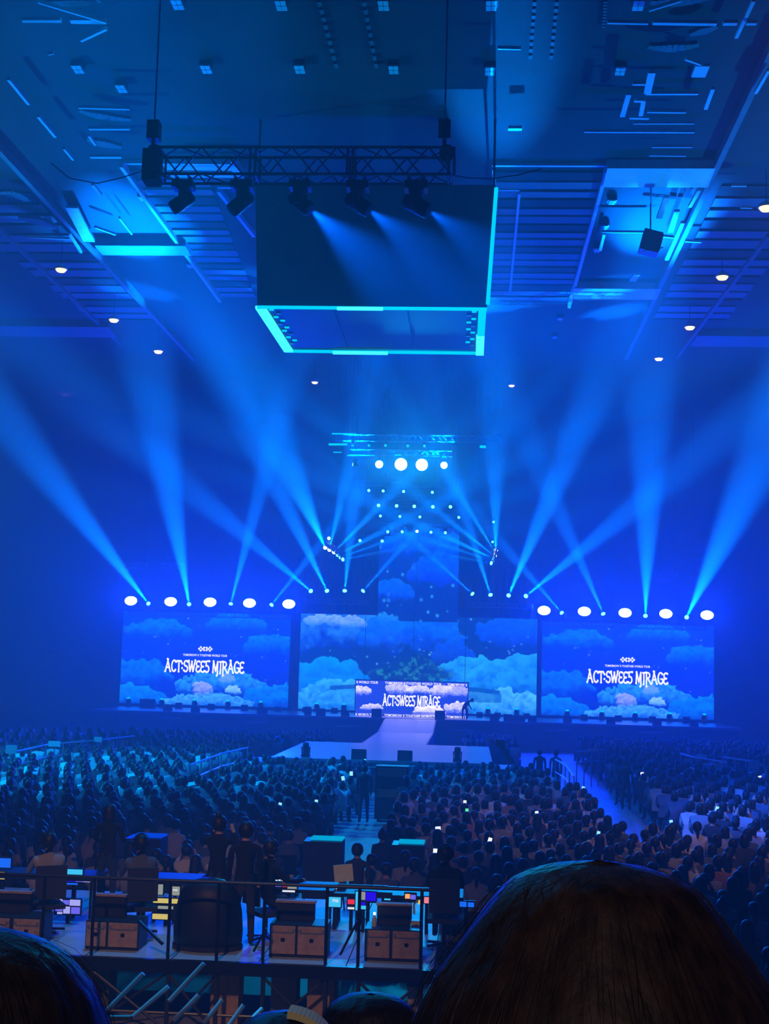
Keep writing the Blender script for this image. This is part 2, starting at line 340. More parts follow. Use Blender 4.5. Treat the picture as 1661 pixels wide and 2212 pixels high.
rim(A, B_, .07, 'led'); rim(E_, D_, .09, 'led'); rim(A+Vector((.1, 0, 0)), E_+Vector((.1, 0, 0)), .34, 'ledb'); rim(B_-Vector((.15, 0, 0)), D_-Vector((.1, 0, 0)), .26, 'led'); rim(B_.lerp(D_, .55)-Vector((.14, 0, 0)), D_-Vector((.1, 0, 0)), .3, 'ledb', dz=-.1)
rim(E_.lerp(D_, .24), E_.lerp(D_, .52), .14, 'ledb', dz=-.1); rim(A.lerp(B_, .35), A.lerp(B_, .55), .1, 'ledb', dz=-.08)
rim(B_+Vector((.02, 0, .1)), top[1]+Vector((.02, -.02, -.1)), .09, 'led', 'lit_corner_strip', 0)
for i in range(11):                          # small fittings inside both short rims
    t = .06+i*.075
    for a, b, sgn in ((A, E_, 1), (B_, D_, -1)):
        p = a.lerp(b, t)+Vector((sgn*(.42+.16*(i % 2)), 0, -.04)); MB().box(p, (.16+.1*((i*3) % 3), .10, .06)).build('rim_fitting', 'led' if i % 3 != 1 else 'steel', bx)
for k in range(3): MB().box(((A.x+B_.x)/2+(k-1)*2.5, (yn+yf)/2, bz+.0), (2.35, yf-yn-.7, .05)).build('underside_panel', 'box', bx)
# =====================================================================
# pictures for the screens (computed colour grids)
# =====================================================================
def vnoise(x, y, seed):
    xi = np.floor(x).astype(int); yi = np.floor(y).astype(int); fx = x-xi; fy = y-yi
    fx = fx*fx*(3-2*fx); fy = fy*fy*(3-2*fy)
    def h(a, b): 
        n = (a*374761393 + b*668265263 + seed*974711) & 0x7fffffff
        n = ((n ^ (n >> 13))*1274126177) & 0x7fffffff
        return ((n ^ (n >> 16)) & 0xffff)/65535.0
    return (h(xi, yi)*(1-fx)+h(xi+1, yi)*fx)*(1-fy) + (h(xi, yi+1)*(1-fx)+h(xi+1, yi+1)*fx)*fy
def fbm(x, y, seed=1, o=4):
    s = 0; a = .5; t = 0
    for i in range(o): s = s+a*vnoise(x*2**i, y*2**i, seed+i); t += a; a *= .55
    return s/t
def mix(img, col, al): return img*(1-al[..., None]) + np.array(col)*al[..., None]
def paint_cloud(img, X, Y, x0, x1, yb, yt, lo, hi, seed, alpha=1.0, n=9, soft=.05):
    r = np.random.RandomState(seed); w = x1-x0; h = yt-yb; f = 5.0/h
    px = X + (fbm(X*f, Y*f, seed, 3)-.5)*.22*h; py = Y + (fbm(X*f+9, Y*f, seed+3, 3)-.5)*.26*h
    d = np.full(X.shape, -9.0); c2 = np.full(X.shape, 0.0); L = []
    for i in range(n):
        t = (i+.5)/n; e = math.sin(math.pi*t)**.8
        rr = h*(.16+.26*e)*(0.75+.5*r.rand()); cx = x0+w*t; cyy = yb+(h-rr)*(.25+.75*e*(0.5+.5*r.rand())); L.append((cx, cyy, rr))
    for cx, cyy, rr in list(L):
        for q in range(3):
            a = math.radians(20+140*r.rand()); L.append((cx+rr*.85*math.cos(a)*1.2, cyy+rr*.8*math.sin(a), rr*(.25+.25*r.rand())))
    for cx, cyy, rr in L:
        q = 1-np.sqrt(((px-cx)/1.2)**2+(py-cyy)**2)/rr; better = q > d
        c2 = np.where(better, (py-cyy)/rr, c2); d = np.maximum(d, q)
    base = np.clip((py-yb)/(h*.45)+.15+(fbm(X*f*1.5, Y*f*1.5, seed+5, 3)-.5)*.8, 0, 1)
    al = np.clip(d/soft, 0, 1)*base*alpha
    sh = np.clip(.30+.42*c2+.30*(Y-yb)/h+(fbm(X*f*2, Y*f*2, seed+7)-.5)*.9, 0, 1)
    col = np.array(lo)*(1-sh[..., None])+np.array(hi)*sh[..., None]
    return img*(1-al[..., None])+col*al[..., None]
def stars(img, X, Y, n, seed, amax, col=(.25, .6, 1), rr=.006):
    r = np.random.RandomState(seed)
    for i in range(n):
        x = r.rand()*amax; y = r.rand(); s = rr*(.5+r.rand()); al = np.clip(1.3-np.sqrt((X-x)**2+(Y-y)**2)/s, 0, 1)*(.3+.5*r.rand())
        img = mix(img, col, al)
    return img
def side_picture(nx, ny, seed=0):
    a = 1.76; U, V = np.meshgrid(np.linspace(0, 1, nx), np.linspace(0, 1, ny)); X = U*a; Y = V
    top = np.array((0, .035, .85)); mid = np.array((0, .016, .38)); img = mid*(1-V[..., None])+top*V[..., None]
    img = img*(1+.25*(fbm(X*3, Y*3, 5)-.5)[..., None])
    img = stars(img, X, Y, 60, 3, a)
    lo, hi = (0, .05, .55), (0, .27, .95)
    img = paint_cloud(img, X, Y, .02*a, .40*a, .70, .95, lo, hi, 1, .8); img = paint_cloud(img, X, Y, .50*a, .84*a, .80, 1.03, lo, hi, 2, .8)
    img = paint_cloud(img, X, Y, .74*a, 1.08*a, .55, .80, lo, hi, 3, .8); img = paint_cloud(img, X, Y, -.12*a, .30*a, .20, .50, lo, hi, 4, .8)
    lo, hi = (0, .06, .55), (0, .32, .95)
    img = paint_cloud(img, X, Y, .36*a, .84*a, .10, .40, lo, (.03, .46, .95), 6, .95); img = paint_cloud(img, X, Y, -.05*a, .28*a, -.05, .22, lo, hi, 5, .9)
    img = paint_cloud(img, X, Y, .74*a, 1.1*a, -.05, .25, lo, hi, 7, .9); img = paint_cloud(img, X, Y, .25*a, .80*a, -.06, .16, (0, .10, .62), (.08, .55, .95), 8, .95)
    img = paint_cloud(img, X, Y, .46*a, .53*a, .10, .27, (.10, .25, .8), (.55, .62, .95), 10, .8, 4); img = paint_cloud(img, X, Y, .60*a, .67*a, .22, .36, (.05, .3, .9), (.4, .62, .95), 11, .7, 4)
    img = paint_cloud(img, X, Y, .63*a, .71*a, .12, .23, (.05, .45, .9), (.5, .9, .98), 12, .9, 4)
    al = np.clip(1-np.abs(Y-.145+.05*np.abs(X-.5*a))/.012, 0, 1)*(np.abs(X-.5*a) < .22*a)*(np.abs(X-.5*a) > .05); img = mix(img, (0, .05, .35), al*.8)
    return img
def centre_picture(nx, ny):
    a = 2.3; U, V = np.meshgrid(np.linspace(0, 1, nx), np.linspace(0, 1, ny)); X = U*a; Y = V
    img = np.zeros(X.shape+(3,))+np.array((0, .030, .15)); img = img*(1+.5*(fbm(X*3, Y*3, 8)-.5)[..., None])
    img = stars(img, X, Y, 130, 4, a, (.15, .7, .95), .008)
    img = paint_cloud(img, X, Y, -.12*a, .44*a, .58, 1.16, (0, .03, .45), (.03, .34, .92), 21, .95, 11); img = paint_cloud(img, X, Y, .27*a, .66*a, .62, 1.06, (0, .05, .72), (0, .22, .95), 22, .92, 10)
    img = paint_cloud(img, X, Y, .02*a, .19*a, .86, 1.02, (.05, .30, .8), (.35, .62, .95), 23, .8, 6); img = paint_cloud(img, X, Y, .18*a, .27*a, .86, 1.0, (.05, .3, .8), (.4, .65, .95), 24, .7, 4)
    img = paint_cloud(img, X, Y, .58*a, .72*a, .50, .76, (0, .045, .62), (0, .12, .8), 25, .7); img = paint_cloud(img, X, Y, .76*a, 1.12*a, .70, 1.06, (0, .05, .72), (0, .14, .95), 26, .85)
    img = paint_cloud(img, X, Y, -.08*a, .30*a, .02, .52, (0, .11, .62), (.0, .36, .92), 27, .95, 9); img = paint_cloud(img, X, Y, .0*a, .34*a, -.1, .30, (0, .16, .7), (.05, .55, .95), 28, .95, 9)
    img = paint_cloud(img, X, Y, .60*a, .80*a, .18, .58, (0, .12, .62), (.02, .48, .92), 29, .95, 7); img = paint_cloud(img, X, Y, .72*a, 1.15*a, .08, .66, (0, .14, .66), (.02, .46, .95), 30, .95, 10)
    img = paint_cloud(img, X, Y, .66*a, 1.1*a, -.1, .30, (0, .20, .75), (.10, .66, .95), 31, .95, 9)
    dx = np.abs(X-.49*a); isl = np.clip((.24 - .50*dx + .12*(fbm(X*9, Y*9, 40)-.5) - np.abs(Y-.40)*1.05)/.06, 0, 1)
    img = mix(img, (0, .035, .07), isl*.9); g = fbm(X*26, Y*26, 41); img = mix(img, (0.02, .26, .16), isl*np.clip((g-.56)*6, 0, 1)*.9)
    fl = (np.abs(Y-(.30-.09*np.abs(X-.49*a))) < .022)*(np.abs(X-.49*a) < .82); img = mix(img, (0, .06, .28), fl*.85)
    rk = np.clip((.30-Y-.25*np.abs(X-1.75)+.2*(fbm(X*14, Y*14, 44)-.5))/.05, 0, 1)*(X > 1.55)*(X < 1.96)*(Y > .12); img = mix(img, (0, .10, .34), rk*.6)
    return img
def tower_picture(nx, ny):
    a = .88; U, V = np.meshgrid(np.linspace(0, 1, nx), np.linspace(0, 1, ny)); X = U*a; Y = V
    t = V[..., None]; img = np.array((0, .018, .16))*(1-t)+np.array((0, .030, .40))*t; img = img*(1+.5*(fbm(X*4, Y*4, 18)-.5)[..., None])
    img = stars(img, X, Y, 34, 14, a, (.05, .55, .95), .014)
    img = paint_cloud(img, X, Y, .42*a, 1.12*a, .36, .70, (0, .025, .95), (0, .14, .85), 51, .85, 8); img = paint_cloud(img, X, Y, -.1*a, .42*a, .20, .42, (0, .05, .85), (0, .18, .88), 52, .85, 7)
    img = paint_cloud(img, X, Y, -.15*a, .85*a, .66, .98, (0, .04, .75), (0, .16, .85), 53, .75, 9); img = paint_cloud(img, X, Y, .75*a, 1.2*a, .62, .92, (0, .04, .72), (0, .2, .9), 54, .7, 6)
    img = paint_cloud(img, X, Y, -.1*a, .25*a, -.06, .10, (0, .1, .7), (.02, .36, .9), 55, .9, 5)
    return img
def banner_picture(nx, ny):
    a = 3.0; U, V = np.meshgrid(np.linspace(0, 1, nx), np.linspace(0, 1, ny)); X = U*a; Y = V
    img = np.zeros(X.shape+(3,))+np.array((.008, .03, .32)); img = img*(1+.6*(fbm(X*2, Y*2, 61)-.5)[..., None])
    for i, (x0, x1, b, t, s) in enumerate(((-.06, .13, .55, .88, 1), (.28, .5, .62, .98, .8), (.66, .92, .58, .96, 1), (.05, .25, .12, .34, .9), (.80, 1.05, .10, .45, .9), (.52, .80, .0, .32, 1.2), (.84, 1.05, .60, .9, .5), (.45, .66, .62, .92, .9))):
        img = paint_cloud(img, X, Y, x0*a, x1*a, b, t, (.10, .16, .62), (.85*s, .72*s, .98), 70+i, .9, 8)
    img = mix(img, (1, .86, 1), np.clip(1-(Y-.0)/.16, 0, 1)*np.clip(1-np.abs(X-.68*a)/.5, 0, 1)*.9)
    for y0, y1 in ((.90, 1.01), (.0, .115)):
        al = ((Y > y0) & (Y < y1)).astype(float); img = mix(img, (.015, .03, .3), al*.7)
    return img
def picture_panel(name, img, x0, x1, z0, z1, Y, u0, u1, material, parent):
    """one glowing panel that shows columns u0..u1 of a picture"""
    ny, nx = img.shape[:2]; i0, i1 = int(round(u0*(nx-1))), int(round(u1*(nx-1))); sub = img[:, i0:i1+1]; n = sub.shape[1]
    xs = np.linspace(x0, x1, n); zs = np.linspace(z0, z1, ny); o = parent_loc(parent)
    v = np.stack([np.broadcast_to(xs[None, :]-o.x, (ny, n)), np.full((ny, n), Y-o.y), np.broadcast_to(zs[:, None]-o.z, (ny, n))], -1).reshape(-1, 3)
    k = np.arange(ny*n).reshape(ny, n); f = np.stack([k[:-1, :-1], k[:-1, 1:], k[1:, 1:], k[1:, :-1]], -1).reshape(-1, 4)
    me = bpy.data.meshes.new(name); me.vertices.add(len(v)); me.vertices.foreach_set('co', v.ravel()); me.loops.add(f.size); me.loops.foreach_set('vertex_index', f.ravel().astype(np.int32))
    me.polygons.add(len(f)); me.polygons.foreach_set('loop_start', np.arange(0, f.size, 4, dtype=np.int32)); me.update(calc_edges=True)
    at_ = me.attributes.new('picture', 'FLOAT_COLOR', 'POINT'); at_.data.foreach_set('color', np.concatenate([sub.reshape(-1, 3), np.ones((ny*n, 1))], 1).ravel())
    me.materials.append(material); ob = bpy.data.objects.new(name, me); C.objects.link(ob); ob.parent = parent; return ob
# ---- lettering ----
def ribbon(mb, pts, w, O, ex, ez):
    P = [Vector(p) for p in pts]
    for a, b in zip(P[:-1], P[1:]):
        d = (b-a).normalized(); n = Vector((-d.y, d.x))*w/2; a2 = a-d*w*.3; b2 = b+d*w*.3; k = len(mb.v)
        for q in (a2+n, a2-n, b2-n, b2+n): mb.v.append(tuple(O+ex*q.x+ez*q.y))
        mb.face((k, k+1, k+2, k+3))
def blob(mb, c, r, O, ex, ez):
    k = len(mb.v)
    for i in range(8): mb.v.append(tuple(O+ex*(c[0]+r*math.cos(i*math.pi/4))+ez*(c[1]+r*math.sin(i*math.pi/4))))
    mb.face([k+i for i in range(8)])
def arc(cx, cy_, rx, ry, a0, a1, n=8): return [(cx+rx*math.cos(math.radians(a0+(a1-a0)*i/n)), cy_+ry*math.sin(math.radians(a0+(a1-a0)*i/n))) for i in range(n+1)]
GLYPH = {
 'A': (.56, [[(.04, 0), (.30, 1.06)], [(.24, 1.0), (.52, 0)], [(.12, .34), (.44, .34)]], [(.02, .0), (.54, .0), (.22, 1.06)]),
 'C': (.50, [arc(.30, .48, .24, .48, 60, 300, 12)], [(.44, .84), (.44, .14)]),
 'T': (.46, [[(.0, .92), (.46, .92)], [(.23, .92), (.23, 0)]], [(.0, .84), (.46, .84), (.23, 0)]),
 ':': (.16, [], [(.06, .30), (.06, .70)]),
 'S': (.44, [arc(.24, .71, .18, .24, 40, 250, 8)+arc(.22, .26, .19, .25, 80, -150, 9)], [(.38, .86), (.05, .12)]),
 'W': (.70, [[(.02, .96), (.18, .02)], [(.18, .02), (.36, .86)], [(.34, .86), (.48, .02)], [(.48, .02), (.68, 1.0)]], [(.02, .96), (.68, 1.0), (.34, .88)]),
 'E': (.42, [arc(.26, .70, .20, .24, 45, 270, 8), arc(.26, .24, .22, .24, 90, 320, 8)], [(.38, .88), (.40, .10), (.28, .47)]),
 'U': (.46, [[(.02, .92), (.44, .98)], [(.12, .92), (.10, .52)], arc(.20, .28, .19, .28, 120, -130, 9)], [(.42, .94), (.06, .08)]),
 'M': (.64, [[(.06, 0), (.10, .98)], [(.10, .98), (.32, .10)], [(.32, .10), (.52, .95)], [(.52, .95), (.52, -.22)]], [(.06, 0), (.10, .96), (.46, -.26)]),
 'I': (.26, [[(.13, .92), (.13, -.05)], [(.0, .92), (.26, .92)]], [(.10, -.08)]),
 'R': (.52, [[(.08, .95), (.08, -.20)], arc(.16, .70, .24, .24, 100, -100, 8), [(.2, .46), (.50, .0)]], [(.02, .95), (.08, -.24), (.50, .0)]),
 'G': (.52, [arc(.30, .48, .25, .48, 60, 330, 12), [(.32, .42), (.52, .42)], [(.50, .42), (.50, .08)]], [(.46, .84)]), ' ': (.20, [], [])}
def title(mb, text, cx, z, width, height, Y):
    adv = [GLYPH[c][0]+.045 for c in text]; tot = sum(adv); sx = width/tot; x = cx-width/2
    for c, a in zip(text, adv):
        O = Vector((x, Y, z)); ex = Vector((sx, 0, 0)); ez = Vector((0, 0, height))
        for st_ in GLYPH[c][1]: ribbon(mb, st_, .14, O, ex, ez)
        for b in GLYPH[c][2]: blob(mb, b, .10, O, ex, ez)
        x += a*sx
    return mb
def plain_text(s, x, z, height, width, Y, align='CENTER'):
    cu = bpy.data.curves.new('t', 'FONT'); cu.body = s; cu.size = 1; cu.align_x = 'LEFT'; cu.resolution_u = 2; cu.offset = .018
    o = bpy.data.objects.new('t', cu); C.objects.link(o); dg = bpy.context.evaluated_depsgraph_get(); me = bpy.data.meshes.new_from_object(o.evaluated_get(dg))
    vs_ = [v.co.copy() for v in me.vertices]; fs = [tuple(p.vertices) for p in me.polygons]; bpy.data.objects.remove(o); bpy.data.meshes.remove(me)
    w = max(v.x for v in vs_); mn = min(v.x for v in vs_); hh = max(v.y for v in vs_)
    k = width/(w-mn) if width else height/hh; mb = MB()
    off = x-width/2 if align == 'CENTER' else x
    for v in vs_: mb.v.append((off+(v.x-mn)*k, Y, z+v.y*height/hh))
    for f in fs: mb.face(f)
    return mb, (w-mn)*k
def logo(mb, cx, z, s, Y):                   # plus, cross, plus of small diamonds
    def dia(x, zz, r):
        k = len(mb.v)
        for a, b in ((0, -r), (r, 0), (0, r), (-r, 0)): mb.v.append((x+a, Y, zz+b))
        mb.face((k, k+1, k+2, k+3))
    for x0, dirs in ((-1.35, ((1, 0), (-1, 0), (0, 1), (0, -1))), (0, ((.75, .75), (-.75, .75), (.75, -.75), (-.75, -.75))), (1.35, ((1, 0), (-1, 0), (0, 1), (0, -1)))):
        for a, b in dirs: dia(cx+(x0+a*.48)*s, z+b*.48*s, .36*s)
    return mb
# =====================================================================
# screens
# =====================================================================
ZS = 1.7
PIC = picture('screen_picture', 1.25); PICB = picture('banner_picture', 2.3)
SIDE = side_picture(250, 142)
def side_screen(x0, y0, x1, y1, label):
    xa, xb = at(x0, (y0+y1)/2, YS).x, at(x1, (y0+y1)/2, YS).x; zt = at((x0+x1)/2, y0, YS).z; zb = max(ZS+.17, at((x0+x1)/2, y1, YS).z); cx = (xa+xb)/2
    r = thing('video_screen', Vector((cx, YS, zb)), label, 'screen')
    n = 4
    for i in range(n): picture_panel('picture_panel', SIDE, xa+(xb-xa)*i/n, xa+(xb-xa)*(i+1)/n, zb, zt, YS, i/n, (i+1)/n, PIC, r)
    MB().box((cx, YS+.2, (zb+zt)/2), (xb-xa+.3, .34, zt-zb+.3)).build('frame', 'black', r)
    m = MB().box((cx, YS-.02, zb-.07), (xb-xa+.3, .30, .14)); m.build('bottom_rail', 'black', r)
    k = (xb-xa)/368.0; w = 173*k
    title(MB(), 'ACT:SWEEU MIRAGE', cx, zt-128*k, w, 25*k, YS-.05).build('title_lettering', 'letter', r)
    t, _ = plain_text('TOMORROW X TOGETHER WORLD TOUR', cx, zt-94*k, 4.6*k, 97*k, YS-.05); t.build('small_lettering', 'letter', r)
    logo(MB(), cx, zt-78*k, 7.5*k, YS-.05).build('logo', 'letter', r)
    return r
side_screen(262, 1324, 625, 1531, 'large screen left of the stage centre, white title over blue clouds'); side_screen(1170, 1347, 1542, 1557, 'large screen right of the stage centre, white title over blue clouds')
# centre screen
xa, xb = at(646, 1440, YS).x, at(1160, 1440, YS).x; zb = ZS+.12; zt = at(900, 1331, YS).z; CX = (xa+xb)/2
cs = thing('centre_screen', Vector((CX, YS, zb)), 'widest screen behind the stage showing a floating island among clouds', 'screen')
CP = centre_picture(400, 172); cuts = [0, .277, .482, .70, 1]
for a, b in zip(cuts[:-1], cuts[1:]): picture_panel('picture_panel', CP, xa+(xb-xa)*a+.015, xa+(xb-xa)*b-.015, zb, zt, YS, a, b, PIC, cs)
MB().box((CX, YS+.2, (zb+zt)/2), (xb-xa+.2, .34, zt-zb+.2)).build('frame', 'black', cs)
ta, tb = at(818, 1230, YS-.6).x, at(991, 1230, YS-.6).x; tz0 = at(905, 1331, YS-.6).z; tz1 = at(905, 1131, YS-.6).z
ts = thing('tower_screen', Vector(((ta+tb)/2, YS-.6, tz0)), 'tall narrow screen rising above the widest screen, starry sky on it', 'screen')
TP = tower_picture(130, 150)
for a, b in ((0, .48), (.48, 1)): picture_panel('picture_panel', TP, ta+(tb-ta)*a+.01, ta+(tb-ta)*b-.01, tz0-.35, tz1, YS-.6, a, b, PIC, ts)
MB().box(((ta+tb)/2, YS-.38, (tz0+tz1)/2), (tb-ta+.1, .3, tz1-tz0+.1)).build('frame', 'black', ts)
for x_ in (ta+.3, tb-.3): MB().tube((x_, YS-.38, tz1), (x_, YS-.38, ZC+.1), .02, 6).build('hanging_cable', 'blackm', ts)
for i, (x0, x1) in enumerate(((821, 836), (850, 866), (880, 893))): pbox(MB(), x0, 1128, x1, 1150, YS-.9, .2).build('top_block', 'slat', ts)
# low front screen
YF = 83.0; fa, fb = at(768, 1512, YF).x, at(1010, 1512, YF).x; fz0 = ZS+.06; fz1 = at(889, 1472, YF).z; FX = (fa+fb)/2
fs_ = thing('front_screen', Vector((FX, YF, fz0)), 'low screen at stage centre with pinkish clouds, title and running text lines', 'screen')
BP = banner_picture(240, 84)
for i in range(4): picture_panel('picture_panel', BP, fa+(fb-fa)*i/4, fa+(fb-fa)*(i+1)/4, fz0, fz1, YF, i/4, (i+1)/4, PICB, fs_)
MB().box((FX, YF+.15, (fz0+fz1)/2), (fb-fa+.1, .24, fz1-fz0+.1)).build('frame', 'black', fs_)
k = (fb-fa)/242.0
title(MB(), 'ACT:SWEEU MIRAGE', at(889, 1515, YF).x, at(889, 1525, YF).z, 124*k, 22*k, YF-.04).build('title_lettering', 'letter', fs_)
logo(MB(), at(886, 1490, YF).x, at(886, 1490, YF).z, 4*k, YF-.04).build('logo', 'letter', fs_)
for zz in (at(889, 1479, YF).z, at(889, 1549, YF).z):
    plain_text('TOMORROW X TOGETHER WORLD TOUR', at(892, 1500, YF).x, zz, 5.2*k, 122*k, YF-.04)[0].build('running_text', 'letter', fs_)
    plain_text('R WORLD TOUR', fa+.03, zz, 5.2*k, 47*k, YF-.04, 'LEFT')[0].build('running_text', 'letter', fs_); plain_text('TOMORROW X', fb-44*k, zz, 5.2*k, 43*k, YF-.04, 'LEFT')[0].build('running_text', 'letter', fs_)
# black drapes either side of the tower
def drape(x0, x1, y0, y1, label):
    a, b = at(x0, y1, YS-.3).x, at(x1, y1, YS-.3).x; z0 = at((x0+x1)/2, y1, YS-.3).z; z1 = at((x0+x1)/2, y0, YS-.3).z; n = 60; m = MB()
    for i in range(n+1):
        x = a+(b-a)*i/n; y = YS-.3+.10*math.sin(i*1.1)
        m.v += [(x, y, z0), (x, y, z1), (x, y+.05, z1), (x, y+.05, z0)]
    for i in range(n):
        k_ = 4*i
        for q in ((0, 4, 5, 1), (1, 5, 6, 2), (2, 6, 7, 3), (3, 7, 4, 0)): m.face([k_+j for j in q])
    r = thing('stage_drape', Vector(((a+b)/2, YS-.3, z1)), label, 'drape'); m.build('cloth', 'drape', r, True); MB().tube((a, YS-.28, z1), (b, YS-.28, z1), .06, 8).build('pipe', 'blackm', r)
drape(640, 818, 1205, 1326, 'black drape above the wide screen, left of the tall screen'); drape(990, 1160, 1215, 1335, 'black drape above the wide screen, right of the tall screen')
# =====================================================================
# stage
# =====================================================================
ZS = 1.7; SXL, SXR = -22.7, 15.8
ms = thing('main_stage', Vector(((SXL+SXR)/2, 88, 0)), 'wide main stage with dark skirt and glossy deck under the screens', 'stage')
MB().box(((SXL+SXR)/2, 88.2, ZS-.06), (SXR-SXL, 16.4, .12)).build('deck', 'deck', ms)
nP = 22
for i in range(nP):
    w = (SXR-SXL)/nP; MB().box((SXL+w*(i+.5), 80.1, ZS/2-.06), (w-.03, .12, ZS-.13)).build('skirt_panel', 'fascia', ms)
for x0, x1, y in ((345, 392, 1551), (528, 580, 1560), (724, 778, 1569), (967, 1020, 1577), (1180, 1232, 1578), (1380, 1432, 1582)):
    a, b = at(x0, y, 79.95), at(x1, y, 79.95); MB().bar(a, b, .05, .05).build('skirt_trim', 'strip', ms)
RX = -3.4
rw = thing('runway', Vector((RX, 71, 0)), 'glossy runway ramp from the main stage to the square front stage', 'runway')
m = MB(); prof = [(62.22, 1.2), (73, 1.2), (78.5, 1.68), (79.98, 1.68)]
for y, z in prof:
    for x in (-1.45, 1.45): m.v += [(RX+x, y, z), (RX+x, y, 0)]
for i in range(3):
    k_ = 4*i; m.face((k_, k_+2, k_+6, k_+4)); m.face((k_+1, k_+0, k_+4, k_+5)); m.face((k_+2, k_+3, k_+7, k_+6))
m.build('deck', 'deck', rw)
for sx in (-1, 1):
    for i in range(3):
        (y0, z0), (y1, z1) = prof[i], prof[i+1]; MB().bar((RX+sx*1.48, y0, z0-.05), (RX+sx*1.48, y1, z1-.05), .06, .08).build('edge_trim', 'blackm', rw)
bs = thing('front_stage', Vector((-3.3, 56.3, 0)), 'square front stage at the end of the runway, glossy deck, dark skirt', 'stage')
BL, BR, BY0, BY1, BZ = -7.45, .92, 51.0, 62.2, 1.2
MB().box(((BL+BR)/2, (BY0+BY1)/2, BZ-.05), (BR-BL, BY1-BY0, .10)).build('deck', 'deck', bs)
for i in range(8): w = (BR-BL)/8; MB().box((BL+w*(i+.5), BY0+.06, BZ/2-.05), (w-.03, .10, BZ-.12)).build('skirt_panel', 'fascia', bs)
for i in range(8):
    w = (BY1-BY0)/8
    for x in (BL+.06, BR-.06): MB().box((x, BY0+w*(i+.5), BZ/2-.05), (.1, w-.03, BZ-.12)).build('skirt_panel', 'fascia', bs)
for x0, x1, y in ((790, 850, 1657), (885, 950, 1655), (912, 955, 1674), (975, 1040, 1662)):
    a, b = at(x0, y, 50.95), at(x1, y, 50.95); MB().bar(a, b, .035, .035).build('skirt_trim', 'strip', bs)
for x0, x1, y, lab in ((528, 586, 1643, 'low step platform at the left flank of the square front stage'), (1068, 1118, 1660, 'low step platform at the right flank of the square front stage')):
    a = at(x0, y, 52); b = at(x1, y, 52); r = thing('step_platform', Vector(((a.x+b.x)/2, 53, 0)), lab, 'platform')
    MB().box(((a.x+b.x)/2, 53, a.z-.04), (b.x-a.x, 2.4, .08)).build('deck', 'deck', r); MB().box(((a.x+b.x)/2, 53, (a.z-.08)/2), (b.x-a.x-.1, 2.3, a.z-.09)).build('skirt', 'fascia', r)
# =====================================================================
# moving-head lamps
# =====================================================================
def lamp_meshes():
    base = MB().box((0, 0, -.10), (.46, .36, .16)); base.box((0, 0, -.19), (.30, .28, .04)); base.box((0, -.185, -.10), (.20, .012, .08))
    clamp = MB().box((0, 0, .0), (.08, .09, .05)); clamp.tube((0, -.05, .06), (0, .05, .06), .045, 8)
    yoke = MB().box((0, 0, -.235), (.44, .20, .06))
    for s in (-1, 1): yoke.box((s*.20, 0, -.36), (.055, .17, .26)); yoke.tube((s*.165, 0, -.47), (s*.235, 0, -.47), .085, 12)
    head = MB().lathe([(.09, -.27), (.135, -.25), (.15, -.12), (.15, .02), (.165, .06), (.165, .24), (.15, .27)], 16)
    for z in (-.18, -.12, -.06): head.lathe([(.156, z), (.156, z+.02)], 16)
    lens = MB().lathe([(.135, .268), (.12, .285), (.05, .295)], 16)
    return base.mesh('base', 'blackm'), clamp.mesh('clamp', 'blackm'), yoke.mesh('yoke', 'blackm'), head.mesh('head', 'blackm', True), lens
_b, _c, _y, _h_, _l = lamp_meshes(); LENS = {k: _l.mesh('lens', k) for k in ('lens', 'lensb', 'lenss', 'black')}
def child(name, me, parent, loc=(0, 0, 0)):
    o = bpy.data.objects.new(name, me); C.objects.link(o); o.parent = parent; o.location = loc; return o
def moving_head(p, aim, s, lens, label, group=None, up=False, name='moving_head_lamp'):
    """p: the lamp's pivot; aim: world direction of its beam; up: stands on its base instead of hanging"""
    r = thing(name, Vector(p)+Vector((0, 0, (-.47 if up else .47)*s)), label, 'stage lamp', group); r.scale = (s, s, s)
    aim = Vector(aim).normalized(); k = -1 if up else 1
    pan = math.atan2(aim.y, aim.x)-math.pi/2
    bo = child('base', _b, r); yo = child('yoke', _y, r)
    if up: bo.rotation_euler.x = yo.rotation_euler.x = math.pi
    yo.rotation_euler.z = pan
    if not up:
        for x in (-.14, .14): child('clamp', _c, r, (x, 0, .0))
    h = child('head', _h_, r, (0, 0, -.47*k)); h.rotation_euler = aim.to_track_quat('Z', 'Y').to_euler(); ln = child('lens', LENS[lens], h); ln.scale = (1.18, 1.18, 1.05) if s > .4 else (2.5, 2.5, 1.1)
    return r
ROWS = {}
def beam(a, b, Y, Y2, energy, deg, lens, label, group, s=.85, col=None, up=True, blend=.95):
    p = at(*a, Y); q = at(*b, Y2) if Y2 else atz(*b, ZC); d = (q-p).normalized()
    ROWS.setdefault(group, []).append((moving_head(p, d, s, lens, label, group, up).location.copy(), s, up))
    if energy: spot(p+d*.36*s, q, energy, deg*1.2, col or BEAM, blend, .05, 'beam_light')
G1 = 'beam lamps along the top of the left screen'; G2 = 'beam lamps along the top of the right screen'
EB = 950000
ordn = ['leftmost', 'second', 'third', 'rightmost']
for i, (a, b, y2, e, dg) in enumerate((((323, 1307), (0, 890), 64, 1.25, 6.5), ((409, 1309), (268, 490), 0, 1.1, 7), ((497, 1310), (600, 915), 76, .9, 7), ((583, 1311), (720, 1140), 80, .55, 6))):
    beam(a, b, 86, y2, EB*e, dg, 'lensb', '%s beam lamp on the top edge of the left cloud screen' % (ordn[i] if i in (0, 3) else ordn[i]+' from left'), G1)
